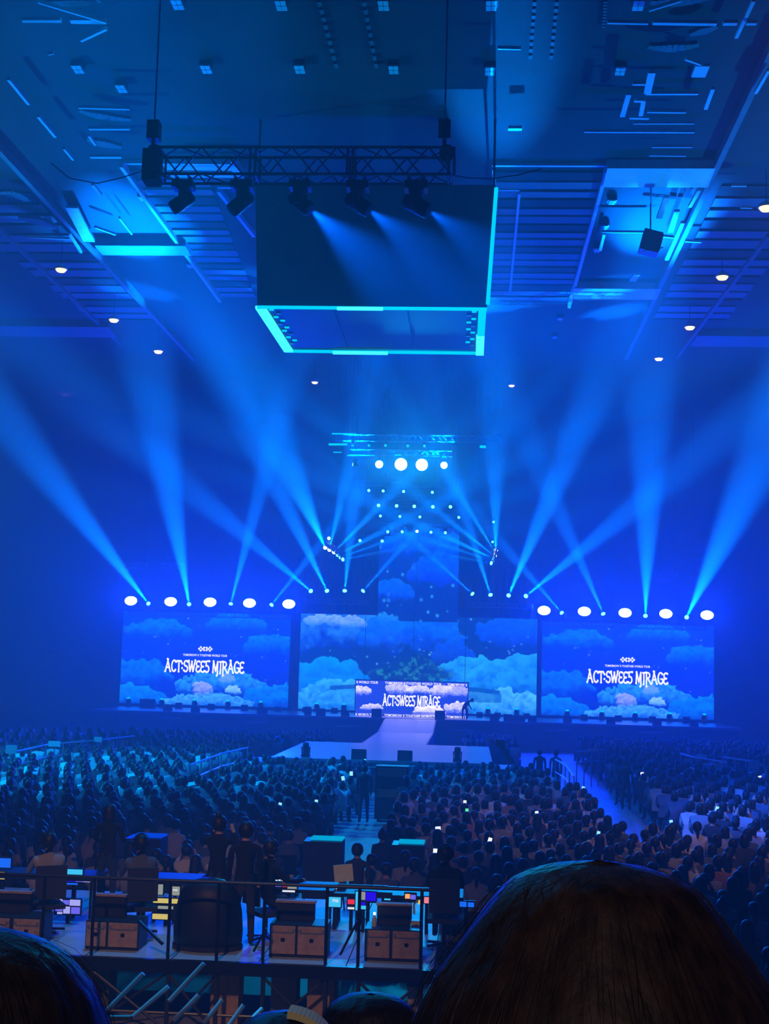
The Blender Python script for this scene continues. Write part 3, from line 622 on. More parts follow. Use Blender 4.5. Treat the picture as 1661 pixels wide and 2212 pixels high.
for i, (a, b, y2, e, dg) in enumerate((((1217, 1328), (1080, 1170), 80, .55, 6), ((1305, 1331), (1200, 1090), 78, .6, 7), ((1394, 1334), (1412, 480), 0, 1.0, 7), ((1482, 1336), (1640, 1000), 64, 1.2, 6.5))):
    beam(a, b, 86, y2, EB*e, dg, 'lensb', '%s beam lamp on the top edge of the right cloud screen' % (ordn[i] if i in (0, 3) else ordn[i]+' from left'), G2)
for i, (a, b, y2, e, dg) in enumerate((((674, 1279), (200, 880), 58, .85, 5), ((708, 1280), (325, 480), 0, .9, 6), ((744, 1281), (765, 1080), 78, .6, 7), ((780, 1281), (960, 1080), 79, .6, 5))):
    beam(a, b, 85.5, y2, EB*e, dg, 'lensb', '%s beam lamp in front of the black drape left of the tall screen' % (ordn[i] if i in (0, 3) else ordn[i]+' from left'), 'beam lamps at the left drape')
for i, (a, b, y2, e, dg) in enumerate((((1025, 1287), (830, 1110), 79, .6, 5), ((1061, 1290), (985, 1050), 77, .7, 6), ((1097, 1290), (1440, 480), 0, 1.1, 6), ((1133, 1290), (1661, 860), 58, 1.0, 5))):
    beam(a, b, 85.5, y2, EB*e, dg, 'lensb', '%s beam lamp in front of the black drape right of the tall screen' % (ordn[i] if i in (0, 3) else ordn[i]+' from left'), 'beam lamps at the right drape')
six = ['topmost', 'second from the top', 'third from the top', 'fourth from the top', 'fifth from the top', 'lowest']
for i, (a, b, y2, e, dg) in enumerate((((703, 1184), (600, 950), 64, .75, 6), ((711, 1190), (742, 1060), 78, .4, 7), ((719, 1195), (860, 1050), 77, .8, 6), ((727, 1200), (860, 1130), 77, .45, 5), ((733, 1205), (860, 1160), 77, .3, 4), ((738, 1209), (860, 1185), 77, .2, 4))):
    beam(a, b, 84-i*.75, y2, EB*e*1.3, dg, 'lens' if i < 3 else 'lensb', '%s lamp of the slanting row hung left of the tall screen' % six[i], 'lamps of the left slanting row', .36, (0, .20, 1), False)
for i, (a, b, y2, e, dg) in enumerate((((1071, 1190), (1072, 850), 62, .8, 5.5), ((1071, 1197), (950, 1000), 77, .9, 6), ((1071, 1203), (930, 1090), 77, .9, 5), ((1069, 1208), (920, 1140), 77, .6, 5), ((1067, 1213), (920, 1165), 77, .35, 4), ((1064, 1217), (920, 1190), 77, .2, 4))):
    beam(a, b, 84-i*.75, y2, EB*e*1.3, dg, 'lens' if i < 3 else 'lensb', '%s lamp of the slanting row hung right of the tall screen' % six[i], 'lamps of the right slanting row', .36, (0, .20, 1), False)
# small lamps hung over the tall screen: rows of pin lights
def pins(pts, Y, s, lens, label, group, aim=(0, -1, -.25)):
    for x, y in pts:
        if group is None:
            r = moving_head(at(x, y, Y), aim, s, lens, label, group); MB().tube((0, 0, .05), (0, 0, (ZC+.3-r.location.z)/s), .03, 6).build('hanging_rod', 'blackm', r, local=True); continue
        ROWS.setdefault(group or label, []).append((moving_head(at(x, y, Y), aim, s, lens, label, group).location.copy(), s, False))
pins([(838, 1148), (869, 1148), (931, 1149), (962, 1150)], 84.5, .55, 'lensb', 'pin lamp across the top edge of the tall screen', 'pin lamps on the tall screen')
pins([(901, 1147)], 84.5, .55, 'lens', 'brightest white pin lamp at the middle of the tall screen top', 'pin lamps on the tall screen')
pins([(822, 1114), (864, 1115), (907, 1116), (991, 1117)], 82, .5, 'lensb', 'pin lamp in the lowest hung row over the tall screen', 'pin lamps, lowest hung row')
pins([(818, 1091), (857, 1092), (895, 1093), (935, 1094), (973, 1094)], 80, .62, 'lensb', 'pin lamp in the middle hung row over the tall screen', 'pin lamps, middle hung row')
pins([(828, 1060), (872, 1061), (934, 1063), (797, 1059)], 78, .5, 'lensb', 'pin lamp in the row under the four big white lamps', 'pin lamps under the white lamps')
pins([(762, 962), (797, 962), (833, 962), (881, 963), (917, 963), (1047, 965)], 74, .45, 'lenss', 'dim pin lamp in the row above the four big white lamps', 'pin lamps above the white lamps')
pins([(711, 1162)], 84, .6, 'lens', 'single bright pin lamp above the left slanting row', None); pins([(778, 1167), (826, 1168)], 86, .6, 'lensb', 'cyan pin lamp between the left slanting row and the tall screen', 'cyan pin lamps beside the tall screen')
pins([(1066, 1127), (1064, 1170)], 84, .45, 'lensb', 'pin lamp above the right slanting row', 'pin lamps above the right slanting row'); pins([(768, 1004)], 73.4, .55, 'lensb', 'small cyan lamp at the left end of the big white lamps', None, (-1, -.3, .05))
# the four big white lamps aimed at the audience
for i, (x, y, r_, e) in enumerate(((819, 1003, .21, 700), (866, 1003, .34, 2200), (911, 1004, .33, 2200), (959, 1005, .19, 600))):
    p = at(x, y, 74); d = (CAM+Vector((-6+4*i, 0, 0))-p).normalized()
    r = thing('blinder_lamp', p+Vector((0, .35, .5)), '%s of the four big round lamps above the tall screen' % ('leftmost', 'second from left, glaring white', 'third from left, glaring white', 'rightmost')[i], 'stage lamp', 'big round lamps')
    Rm = d.to_track_quat('Z', 'Y').to_matrix(); MB().lathe([(r_*.5, -.35), (r_*.9, -.25), (r_*1.08, -.04), (r_*1.08, .0)], 20, p, Rm).build('housing', 'blackm', r, True)
    MB().lathe([(r_, .005), (r_*.8, .05), (r_*.3, .08)], 20, p, Rm).build('lens', 'lens', r, True); MB().bar(p+Vector((0, .15, r_*.5)), p+Vector((0, .35, .6)), .08, .08).build('bracket', 'blackm', r)
    spot(p+d*.15, p+d*40, e*4.5, 40, (0, .50, 1), .9, r_*.6, 'blinder_light')
# wash lamps on top of both side screens
wl = [(283, 1298), (369, 1300), (454, 1301), (539, 1303), (624, 1305)]; wr = [(1175, 1319), (1262, 1321), (1350, 1324), (1438, 1326), (1527, 1329)]
nm = ['leftmost', 'second from left', 'middle', 'second from right', 'rightmost']
for lst, sd in ((wl, 'left'), (wr, 'right')):
    for i, (x, y) in enumerate(lst):
        p = at(x, y, 86.2); r = thing('wash_lamp', p-Vector((0, 0, .5)), '%s white oval wash lamp on top of the %s cloud screen' % (nm[i], sd), 'stage lamp', 'wash lamps on the %s screen' % sd)
        Rm = Vector((0, -1, .12)).to_track_quat('Z', 'Y').to_matrix()
        MB().lathe([(.25, -.30), (.36, -.2), (.42, .0), (.42, .04)], 20, p, Rm, 1.05, .78).build('housing', 'blackm', r, True); MB().lathe([(.385, .045), (.34, .09), (.12, .12)], 20, p, Rm, 1.05, .76).build('lens', 'washl', r, True)
        m = MB().box(p+Vector((0, .1, -.46)), (.5, .2, .06))
        for s in (-1, 1): m.box(p+Vector((s*.46, .1, -.22)), (.04, .1, .5))
        m.build('bracket', 'blackm', r)
        spot(p+Vector((0, -.25, .03)), p+Vector((0, -10, 1.5)), 12500, 150, WASH, .9, .3, 'wash_light')
# trusses and posts that carry the lamps
def truss(p, q, label, w=.4, hang=True, name='lighting_truss', r=.03, mat_='truss', group=None):
    p = Vector(p); q = Vector(q); t = thing(name, (p+q)/2, label, 'truss', group); truss_mb(p, q, w, None, r, r*.6).build('chords', mat_, t)
    if hang:
        for e in (p.lerp(q, .08), p.lerp(q, .92)): MB().tube(e+Vector((0, 0, w/2)), Vector((e.x, e.y, ZC+.1)), .012, 5).build('hanging_cable', 'blackm', t)
    return t
def row_truss(group, label, w=.28, ext=.5, extra=()):
    L = [x for g in (group,)+tuple(extra) for x in ROWS[g]]; P = sorted((x[0] for x in L), key=lambda v: v.x); s, up = L[0][1], L[0][2]
    dz = (-w/2-.035-.0*s) if up else (w/2+.13*s)
    if up: dz = -w/2-.04
    u = (P[-1]-P[0]).normalized() if len(P) > 1 else Vector((1, 0, 0)); return truss(P[0]-u*ext+Vector((0, 0, dz)), P[-1]+u*ext+Vector((0, 0, dz)), label, w)
row_truss(G1, 'lamp truss along the top of the left cloud screen', .28, 1.3); row_truss(G2, 'lamp truss along the top of the right cloud screen', .28, 1.3)
row_truss('beam lamps at the left drape', 'lamp truss in front of the left black drape'); row_truss('beam lamps at the right drape', 'lamp truss in front of the right black drape')
row_truss('lamps of the left slanting row', 'short slanting truss left of the tall screen', .24, .3); row_truss('lamps of the right slanting row', 'short slanting truss right of the tall screen', .24, .3)
row_truss('pin lamps on the tall screen', 'lamp truss across the top edge of the tall screen', .24); row_truss('pin lamps, lowest hung row', 'lowest hung truss over the tall screen'); row_truss('pin lamps, middle hung row', 'middle hung truss over the tall screen')
row_truss('pin lamps under the white lamps', 'hung truss of pin lamps under the four big lamps'); row_truss('pin lamps above the white lamps', 'long hung truss above the four big white lamps', .34, 1.0); row_truss('cyan pin lamps beside the tall screen', 'short truss of two cyan lamps beside the tall screen', .24)
truss(Vector((at(755, 1004, 74).x, 74.35, at(890, 1004, 74).z+.72)), Vector((at(975, 1004, 74).x, 74.35, at(890, 1004, 74).z+.72)), 'hung truss carrying the four big white lamps', .3)
row_truss('pin lamps above the right slanting row', 'near upright truss above the right slanting row', .24, .2)
# pale bits of rigging at the roof trusses, cyan light painted on as glow
for x0, x1, y, w in ((717, 752, 937, .06), (752, 770, 937, .04), (710, 750, 960, .10), (720, 738, 977, .05), (750, 771, 984, .06), (955, 964, 987, .10), (1036, 1048, 965, .12), (853, 866, 983, .06)):
    a, b = at(x0, y, 73.5), at(x1, y, 73.5); r = thing('painted_lit_rigging', (a+b)/2, 'small rigging bar over the stage with cyan light painted on', 'rigging bar', 'cyan bars in the rigging over the stage'); MB().bar(a, b, w, w).build('bar', 'led', r); MB().tube((a+b)/2, Vector(((a+b)/2).to_tuple()[:2]+(ZC+.1,)), .008, 4).build('hanging_wire', 'blackm', r)
# faint trusses over the left screen
for x0, x1, y, lab in ((268, 316, 1222, 'faint short truss high at the left, above the leftmost wash lamp'), (350, 398, 1222, 'faint short truss high at the left, above the second wash lamp'), (1410, 1462, 1243, 'faint short truss high above the right cloud screen')):
    a, b = at(x0, y, 90), at(x1, y+1, 90); truss(a, b, lab, .35, True, 'lighting_truss', .03, 'steel')
# the front truss with five big moving heads
YT = 28.0; tz = at(650, 358, YT).z; pL, pR = at(345, 358, YT), at(975, 362, YT); pL.z = pR.z = tz
ft = thing('lighting_truss', (pL+pR)/2, 'long dark box truss hung in front of the black box, five lamps below it', 'truss')
wT = .60; L = pR-pL; up3 = Vector((0, 0, 1)); cs4 = [Vector((0, a, b))*wT/2 for a, b in ((-1, -1), (1, -1), (1, 1), (-1, 1))]
for c in cs4: MB().tube(pL+c, pR+c, .034, 8).build('chord', 'truss', ft)
nseg = 13
for i in range(nseg):
    a = pL+L*i/nseg; b = pL+L*(i+1)/nseg; m = MB()
    for k_ in range(4):
        c1, c2 = cs4[k_], cs4[(k_+1) % 4]
        if i % 2: c1, c2 = c2, c1
        m.tube(a+c1, b+c2, .019, 6)
    m.build('brace', 'truss', ft)
for t in (0, .33, .66, 1):
    m = MB(); e = pL+L*t
    for dx_ in (-.06, .06):
        for k_ in range(4): m.tube(e+cs4[k_]+Vector((dx_, 0, 0)), e+cs4[(k_+1) % 4]+Vector((dx_, 0, 0)), .026, 6)
    m.build('joint_frame', 'truss', ft)
for i, (x, lab) in enumerate(((332, 'chain hoist at the left end of the long front truss'), (960, 'chain hoist at the right end of the long front truss'))):
    p = at(x, 300, YT); p.z = tz+.5; r = thing('chain_hoist', p, lab, 'hoist')
    MB().box(p+Vector((0, 0, .28)), (.26, .30, .42)).build('motor', 'blackm', r); MB().lathe([(.09, 0), (.15, .1), (.15, .3), (.12, .34)], 12, p+Vector((.05, -.05, -.42))).build('chain_bag', 'drape', r)
    MB().tube(p+Vector((0, 0, .48)), Vector((p.x, p.y, ZC)), .02, 6).build('chain', 'steel', r); MB().box(p+Vector((0, 0, .0)), (.08, .06, .18)).build('hook', 'steel', r)
    if i == 0:
        MB().box(p+Vector((0, 0, -.55)), (.34, .5, .7)).build('cable_box', 'drape', r)
heads = [(395, 438, (-.75, -.1, -.55)), (522, 440, (-.55, -.2, -.55)), (648, 440, (.75, -.15, -.55)), (772, 442, (.80, -.15, -.50)), (898, 445, (.85, -.15, -.45))]
for i, (x, y, d) in enumerate(heads):
    p = at(x, y-2, YT); s = (tz-wT/2-.06-p.z)/.47; MB().tube((p.x-.14*s, YT-.3, tz-.3), (p.x-.14*s, YT+.3, tz-.3), .03, 6).build('cross_bar', 'truss', ft); MB().tube((p.x+.14*s, YT-.3, tz-.3), (p.x+.14*s, YT+.3, tz-.3), .03, 6).build('cross_bar', 'truss', ft)
    r = moving_head(p, d, s*1.0, 'black', '%s of the five big moving heads under the long front truss' % ['first from left', 'second from left', 'middle one', 'second from right', 'last on the right'][i], 'moving heads under the front truss')
    if i >= 2:
        dd = Vector(d).normalized(); spot(p+dd*.35, p+dd*10+Vector((0, 6, 0)), 42000 if i == 2 else 26000, 52, (0, .11, 1), .9, .05, 'head_light')
# sagging cable at the left end of the front truss, and one at right
for pts, lab in ((((110, 352), (150, 385), (210, 396), (262, 384), (330, 362)), 'thin cable sagging from the left end of the front truss'), (((975, 378), (1010, 384), (1060, 386), (1120, 378), (1170, 364)), 'thin cable sagging from the right end of the front truss')):
    m = MB(); P = [at(x, y, YT) for x, y in pts]
    for a, b in zip(P[:-1], P[1:]): m.tube(a, b, .012, 5)
    tag(m.build('cable', 'blackm', None, off=P[0]), lab, 'cable')
# big dark speaker bracketed at the right of the roof
p = at(1405, 525, 52); r = thing('hanging_speaker', p, 'dark speaker cabinet hung at the right beside the long rail', 'speaker'); Rm = Matrix.Rotation(.25, 3, 'Y')
MB().box(p, (.75, .7, .85), Rm).build('cabinet', 'black', r); MB().box(p+Vector((.1, -.36, -.02)), (.6, .03, .7), Rm).build('grille', 'blackm', r); MB().bar(p+Vector((-.3, -.3, -.44)), p+Vector((.45, -.3, -.28)), .05, .05).build('edge', 'pale', r); MB().tube(p+Vector((0, 0, .4)), Vector((p.x, p.y, ZC)), .03, 6).build('hanger', 'blackm', r)
# lamps and monitor wedges standing on the stages
def wedge(x, y, Y, w, h, z, label, group):
    p = at(x, y, Y); p.z = z; r = thing('monitor_wedge', p, label, 'speaker', group)
    m = MB(); m.prism([(p.x-w/2, p.y, z), (p.x-w/2, p.y+.4, z), (p.x-w/2, p.y+.4, z+h*.55), (p.x-w/2, p.y+.1, z+h)], (w, 0, 0)); m.build('cabinet', 'black', r); MB().box((p.x, p.y+.04, z+h*.45), (w*.86, .012, h*.6), Matrix.Rotation(-.1, 3, 'X')).build('grille', 'blackm', r)
for xs, sd in (((277, 349, 420, 492, 563), 'left'), ((1225, 1300, 1372, 1446, 1521), 'right')):
    for x in xs:
        p = at(x, 1530, 86.6); p.z = ZS+.36; moving_head(p, (0, -.4, .8), .76, 'lenss', 'small lamp standing on the stage edge before the %s cloud screen' % sd, 'floor lamps before the %s screen' % sd, True)
for x in (684, 743, 1054, 1116):
    p = at(x, 1530, 86.6); p.z = ZS+.36; moving_head(p, (0, -.4, .8), .76, 'lenss', 'small lamp standing on the stage before the wide centre screen', 'floor lamps before the centre screen', True)
for x, w, h in ((317, 1.0, .55), (385, .42, .38), (455, .42, .36), (527, .42, .36), (600, .4, .3)): wedge(x, 1530, 85.4, w, h, ZS, 'black monitor wedge on the stage before the left cloud screen', 'wedges before the left screen')
for x, w, h in ((1262, .42, .36), (1336, .42, .36), (1410, .42, .36), (1483, .42, .4)): wedge(x, 1550, 85.4, w, h, ZS, 'black monitor wedge on the stage before the right cloud screen', 'wedges before the right screen')
for x in (660, 722, 1036, 1075, 1138): wedge(x, 1530, 85.4, .4, .32, ZS, 'black monitor wedge before the wide centre screen', 'wedges before the centre screen')
for x, w, h in ((813, .6, .5), (950, .6, .5), (692, .55, .42), (745, .5, .3), (664, .4, .5), (1068, .55, .4), (1097, .5, .4), (1120, .8, .3), (360, .5, .3), (420, .5, .3), (565, .6, .35), (1150, .5, .3), (1226, .5, .4), (1320, .5, .3), (1420, .5, .3), (1500, .5, .3)): wedge(x, 1550, 80.5, w, h, ZS, 'black monitor wedge along the front edge of the main stage', 'wedges along the main stage edge')
for x, lab in ((660, 'black moving head standing at the left of the square front stage edge'), (988, 'black moving head standing at the right of the square front stage edge')):
    p = at(x, 1640, 51.4); p.z = BZ+.34; moving_head(p, (0, -.2, .9), .72, 'black', lab, None, True)
for x, lab in ((774, 'black monitor box at the front stage edge, left of centre'), (874, 'black monitor box at the front stage edge, in the centre')): wedge(x, 1645, 51.2, .56, .38, BZ, lab, None)
p = at(788, 1643, 50.9); r = thing('signal_light', p, 'tiny cyan signal light on the front stage skirt', 'light'); MB().lathe([(.06, 0), (.06, .04), (.03, .07)], 10, p, Matrix.Rotation(math.pi/2, 3, 'X')).build('lens', 'ledb', r)
p = at(893, 1672, 50.9); r = thing('signal_light', p, 'tiny white signal light low on the front stage skirt', 'light'); MB().lathe([(.05, 0), (.05, .04), (.03, .07)], 10, p, Matrix.Rotation(math.pi/2, 3, 'X')).build('lens', 'lensb', r)
# =====================================================================
# people
# =====================================================================
def skin_mesh(name, V_, E_, sub=1, root=0):
    """V_: list of (x,y,z,rx,ry); grown with the Skin modifier into one closed body"""
    me = bpy.data.meshes.new(name); me.from_pydata([v[:3] for v in V_], E_, []); o = bpy.data.objects.new(name, me); C.objects.link(o)
    o.modifiers.new('s', 'SKIN')
    sv = me.skin_vertices[0].data
    for i, v in enumerate(V_): sv[i].radius = (v[3], v[4]); sv[i].use_root = (i == root)
    if sub: md = o.modifiers.new('d', 'SUBSURF'); md.levels = md.render_levels = sub
    dg = bpy.context.evaluated_depsgraph_get(); out = bpy.data.meshes.new_from_object(o.evaluated_get(dg)); out.name = name
    bpy.data.objects.remove(o); bpy.data.meshes.remove(me); return out
def seated(arms='lap', lean=0.0, turn=0.0):
    V_ = [(0, 0, .50, .17, .14), (0, -.02-lean*.3, .72, .145, .115), (0, -.01-lean*.1, .93, .165, .11), (0, .02, 1.07, .075, .06), (turn*.01, .045, 1.14, .052, .052), (turn*.02, .06, 1.225, .082, .092), (turn*.03, .055, 1.315, .062, .072)]
    E_ = [(0, 1), (1, 2), (2, 3), (3, 4), (4, 5), (5, 6)]
    for s in (-1, 1):
        k = len(V_); V_ += [(s*.185, 0, 1.0, .062, .062)]
        if arms == 'lap': V_ += [(s*.205, .06, .76, .045, .045), (s*.13, .27, .66, .034, .034), (s*.07, .33, .67, .030, .026)]
        elif arms == 'up' or (arms == 'one' and s > 0): V_ += [(s*.215, .20, .96, .045, .045), (s*.13, .30, 1.17, .032, .032), (s*.10, .31, 1.26, .030, .022)]
        elif arms == 'desk': V_ += [(s*.24, .20, .80, .045, .045), (s*.18, .44, .80, .034, .034), (s*.16, .53, .80, .032, .022)]
        else: V_ += [(s*.21, .02, .76, .045, .045), (s*.18, .25, .64, .034, .034), (s*.14, .31, .64, .030, .026)]
        E_ += [(2, k), (k, k+1), (k+1, k+2), (k+2, k+3)]
        k = len(V_); V_ += [(s*.10, .10, .49, .085, .08), (s*.13, .43, .50, .062, .062), (s*.13, .46, .12, .042, .045), (s*.14, .60, .05, .045, .035)]
        E_ += [(0, k), (k, k+1), (k+1, k+2), (k+2, k+3)]
    return V_, E_
def standing(pose='hang', h=1.70, turn=0.0):
    q = h/1.70
    V_ = [(0, 0, .92, .155, .11), (0, -.01, 1.10, .13, .10), (0, 0, 1.32, .165, .105), (0, .01, 1.45, .07, .06), (0, .02, 1.51, .05, .05), (turn*.02, .035, 1.60, .078, .09), (turn*.02, .03, 1.685, .058, .068)]
    E_ = [(0, 1), (1, 2), (2, 3), (3, 4), (4, 5), (5, 6)]
    if pose == 'bend': V_ = [(0, 0, .80, .155, .12), (.08, .10, .98, .13, .11), (.22, .18, 1.12, .155, .105), (.33, .20, 1.18, .065, .06), (.38, .20, 1.19, .05, .05), (.47, .20, 1.20, .08, .09), (.54, .20, 1.18, .06, .07)]
    for s in (-1, 1):
        k = len(V_)
        if pose == 'bend': V_ += [(.22, .18+s*.17, 1.08, .055, .055), (.30, .20+s*.2, .86, .042, .042), (.42, .2+s*.14, .70, .032, .032), (.45, .2+s*.12, .62, .03, .025)]
        elif pose == 'desk' or (pose == 'one' and s > 0): V_ += [(s*.19, 0, 1.39, .058, .058), (s*.25, .08, 1.14, .045, .045), (s*.17, .32, 1.10, .034, .034), (s*.15, .41, 1.12, .032, .022)]
        elif pose == 'up': V_ += [(s*.19, 0, 1.39, .058, .058), (s*.26, .16, 1.30, .045, .045), (s*.13, .24, 1.52, .033, .033), (s*.10, .25, 1.61, .03, .022)]
        else: V_ += [(s*.19, 0, 1.39, .058, .058), (s*.22, -.01, 1.12, .046, .046), (s*.22, .06, .89, .035, .035), (s*.21, .08, .80, .028, .036)]
        E_ += [(2, k), (k, k+1), (k+1, k+2), (k+2, k+3)]
        k = len(V_); V_ += [(s*.09, 0, .82, .085, .085), (s*.11, .02, .48, .058, .06), (s*.12, -.01, .10, .042, .046), (s*.13, .12, .045, .045, .035)]
        if pose == 'bend': V_[k] = (s*.10, -.02, .72, .085, .085); V_[k+1] = (s*.13, .12, .42, .058, .06)
        E_ += [(0, k), (k, k+1), (k+1, k+2), (k+2, k+3)]
    return [(a*q, b*q, c*q, d*q, e*q) for a, b, c, d, e in V_], E_
def dress(me, cloth, zneck, hands, trouser='dark', zhip=.55, legs='dark'):
    """cloth, skin and trousers as material slots by place on the body"""
    me = me.copy(); me.materials.clear()
    for k in (cloth, 'skin', trouser, 'black'): me.materials.append(M[k])
    for p in me.polygons:
        c = p.center; i = 0
        if c.z > zneck: i = 1
        elif any((c-Vector(h)).length < .075 for h in hands): i = 1
        elif c.z < .075: i = 3
        elif c.z < zhip: i = 2
        p.material_index = i; p.use_smooth = True
    return me
def hair_mesh(kind, c=(0, .055, 1.245)):
    m = MB(); n = 14; c = Vector(c); prof = [(.0, .125), (.045, .118), (.075, .098), (.096, .062), (.104, .02), (.102, -.03)]
    if kind == 'bob': prof += [(.106, -.08), (.105, -.125), (.085, -.14)]
    elif kind == 'long': prof += [(.108, -.08), (.115, -.15), (.12, -.24), (.105, -.32), (.08, -.35)]
    else: prof += [(.088, -.06), (.07, -.085)]
    k = 0
    for r, z in prof:
        for i in range(n):
            a = 2*math.pi*i/n; y = math.sin(a)*r*1.12
            if z < .02 and y > .02: y = .02+ (y-.02)*.2          # open at the face
            m.v.append((c.x+math.cos(a)*r, c.y-.012+y, c.z+z))
    for j in range(len(prof)-1):
        for i in range(n): m.face((j*n+i, j*n+(i+1) % n, (j+1)*n+(i+1) % n, (j+1)*n+i))
    m.face([i for i in range(n)]); m.face([(len(prof)-1)*n+i for i in range(n)][::-1])
    if kind == 'bun': m.lathe([(.0, -.05), (.035, -.035), (.05, 0), (.035, .035), (.0, .05)], 10, c+Vector((0, -.06, .125)))
    if kind == 'tail': m.lathe([(.02, 0), (.035, -.06), (.03, -.2), (.008, -.28)], 8, c+Vector((0, -.13, .03)))
    return m
HAIRS = {k: hair_mesh(k).mesh('hair', 'hair', True) for k in ('short', 'bob', 'long', 'bun', 'tail')}
BODY = {}
for k, (a, l, t) in dict(a=('lap', 0, 0), b=('side', .1, .6), c=('up', 0, 0), d=('one', .05, -.5)).items(): BODY[k] = skin_mesh('body', *seated(a, l, t), 1)
HANDS = dict(a=[(s*.07, .33, .67) for s in (-1, 1)], b=[(s*.14, .31, .64) for s in (-1, 1)], c=[(s*.10, .31, 1.24) for s in (-1, 1)], d=[(.10, .31, 1.24), (-.14, .31, .64)])
CL = ['dark', 'navy', 'grey', 'white', 'rose', 'tanc']; CW = [.28, .27, .20, .15, .04, .06]
CLN = dict(dark='black', navy='dark blue', grey='grey', white='pale', rose='reddish', tanc='tan')
DRESSED = {(k, c): dress(BODY[k], c, 1.10, HANDS[k]) for k in BODY for c in CL}
# ---- crowd placement: blocks of chairs on the floor, aisles between ----
BARR = [[(32, 1624), (110, 1607), (200, 1600), (290, 1590)], [(410, 1653), (478, 1628), (535, 1615)], [(1200, 1641), (1221, 1652), (1240, 1677)], [(1246, 1624), (1308, 1620)], [(1470, 1628), (1500, 1636), (1570, 1647)], [(1565, 1636), (1635, 1646)]]
BSEG = [(atz(*a, 1.46), atz(*b, 1.46)) for B in BARR for a, b in zip(B[:-1], B[1:])]
STAND = [(at(a, 1700, b).x, b) for a, b in ((785, 41), (1352, 47.5), (1338, 49.2), (1165, 52.2), (1200, 52.6), (280, 59), (312, 58.5))]
def blocked(x, y):
    if abs(x+2.72) < .74 or (abs(x-4.58) < 1.0 and y > 31.5): return True                     # centre and right aisle
    if y > 49.3 and -9.3 < x < 2.2 and y < 63: return True                     # front stage and its pit
    if y > 62.9 and abs(x-RX) < 3.2: return True                               # runway
    if 25.0 < y < 27.9 and (-1.95 < x < -.5 or -7.1 < x < -5.6): return True
    if abs(x+2.4) < 1.0 and 41 < y < 43.2: return True
    for a, b in BSEG:
        d = b-a; t = max(0, min(1, ((x-a.x)*d.x+(y-a.y)*d.y)/max(1e-6, d.x*d.x+d.y*d.y)))
        if math.hypot(x-a.x-d.x*t, y-a.y-d.y*t) < .62: return True
    for a, b in STAND:
        if math.hypot(x-a, y-b) < .62: return True
    if x > 2.2 and x < 4.6 and y > 49: return True
    return False
spots = []
r_ = random.Random(5)
for j in range(-11, 58):
    y = 24.0+j*.92
    if y > 76: break
    for i in range(-48, 40):
        x = RX+.27+i*.56+.28*(j % 2)
        xx = x+r_.uniform(-.07, .07); yy = y+r_.uniform(-.10, .10)
        if y < 23.5 and x < .35: continue
        if blocked(x, y): continue
        if x < 0 and y > 63+(x+24)*.35: continue
        if x > 0 and y > 72: continue
        u, v = proj((xx, yy, 1.25))
        if not (-25 < u < W+25) or v > 2215 or r_.random() < .05: continue
        # hidden behind the big head in the foreground
        if 1010 < u < 1600 and v > 1925+abs(u-1300)*.35: continue
        if v > 1905 and u < 960: continue
        spots.append((yy, xx, u, v))
spots.sort(); near, far = spots[:300], spots[300:]
# lit phones and torches held in the crowd
PH = emi('phone_screen', (.75, .8, 1), 1.6); PHC = emi('phone_cyan', (.3, .8, 1), 1.3); GRN = emi('green_light', (.1, .9, .35), 1.2)
ph = [(935, 1812, 31, PH, 'round white phone light in the crowd right of the cyan-topped racks'), (1048, 1834, 27, PH, 'bright white slanted phone held up in the crowd before the big head'), (934, 1846, 29, PH, 'small white phone light below the round one'), (1006, 1742, 38, PH, 'pale phone light in the crowd behind the tall rack'), (1014, 1770, 36, GRN, 'small green light in the crowd'),
  (1160, 1785, 34, PH, 'white phone light in the crowd above the big head'), (1303, 1818, 30, PHC, 'cyan phone light in the crowd beside the right aisle'), (1468, 1778, 36, PHC, 'cyan phone screen in the crowd right of the aisle'), (1635, 1732, 42, PHC, 'blue phone screen near the right edge'), (687, 1747, 40, PHC, 'cyan phone light in the left crowd near the centre aisle'), (596, 1762, 38, PHC, 'small cyan phone light in the left crowd'),
  (743, 1735, 42, PHC, 'tiny cyan light left of the man in the aisle'), (757, 1716, 44, PHC, 'tiny cyan light high in the left crowd'), (1297, 1708, 50, PHC, 'tiny pale light by the right aisle'), (1366, 1697, 50, PH, 'tiny white light right of the aisle people'), (1645, 1700, 48, PH, 'tiny white light at the far right of the crowd'), (1555, 1772, 37, PHC, 'small cyan light in the right-hand crowd')]
ALLS = near+far; holder = {}
for i, e in enumerate(ph):
    b_ = min((s_ for s_ in ALLS if (s_[0], s_[1]) not in holder), key=lambda s_: abs(s_[2]-e[0])+abs(s_[3]-e[1]-2)); holder[(b_[0], b_[1])] = i
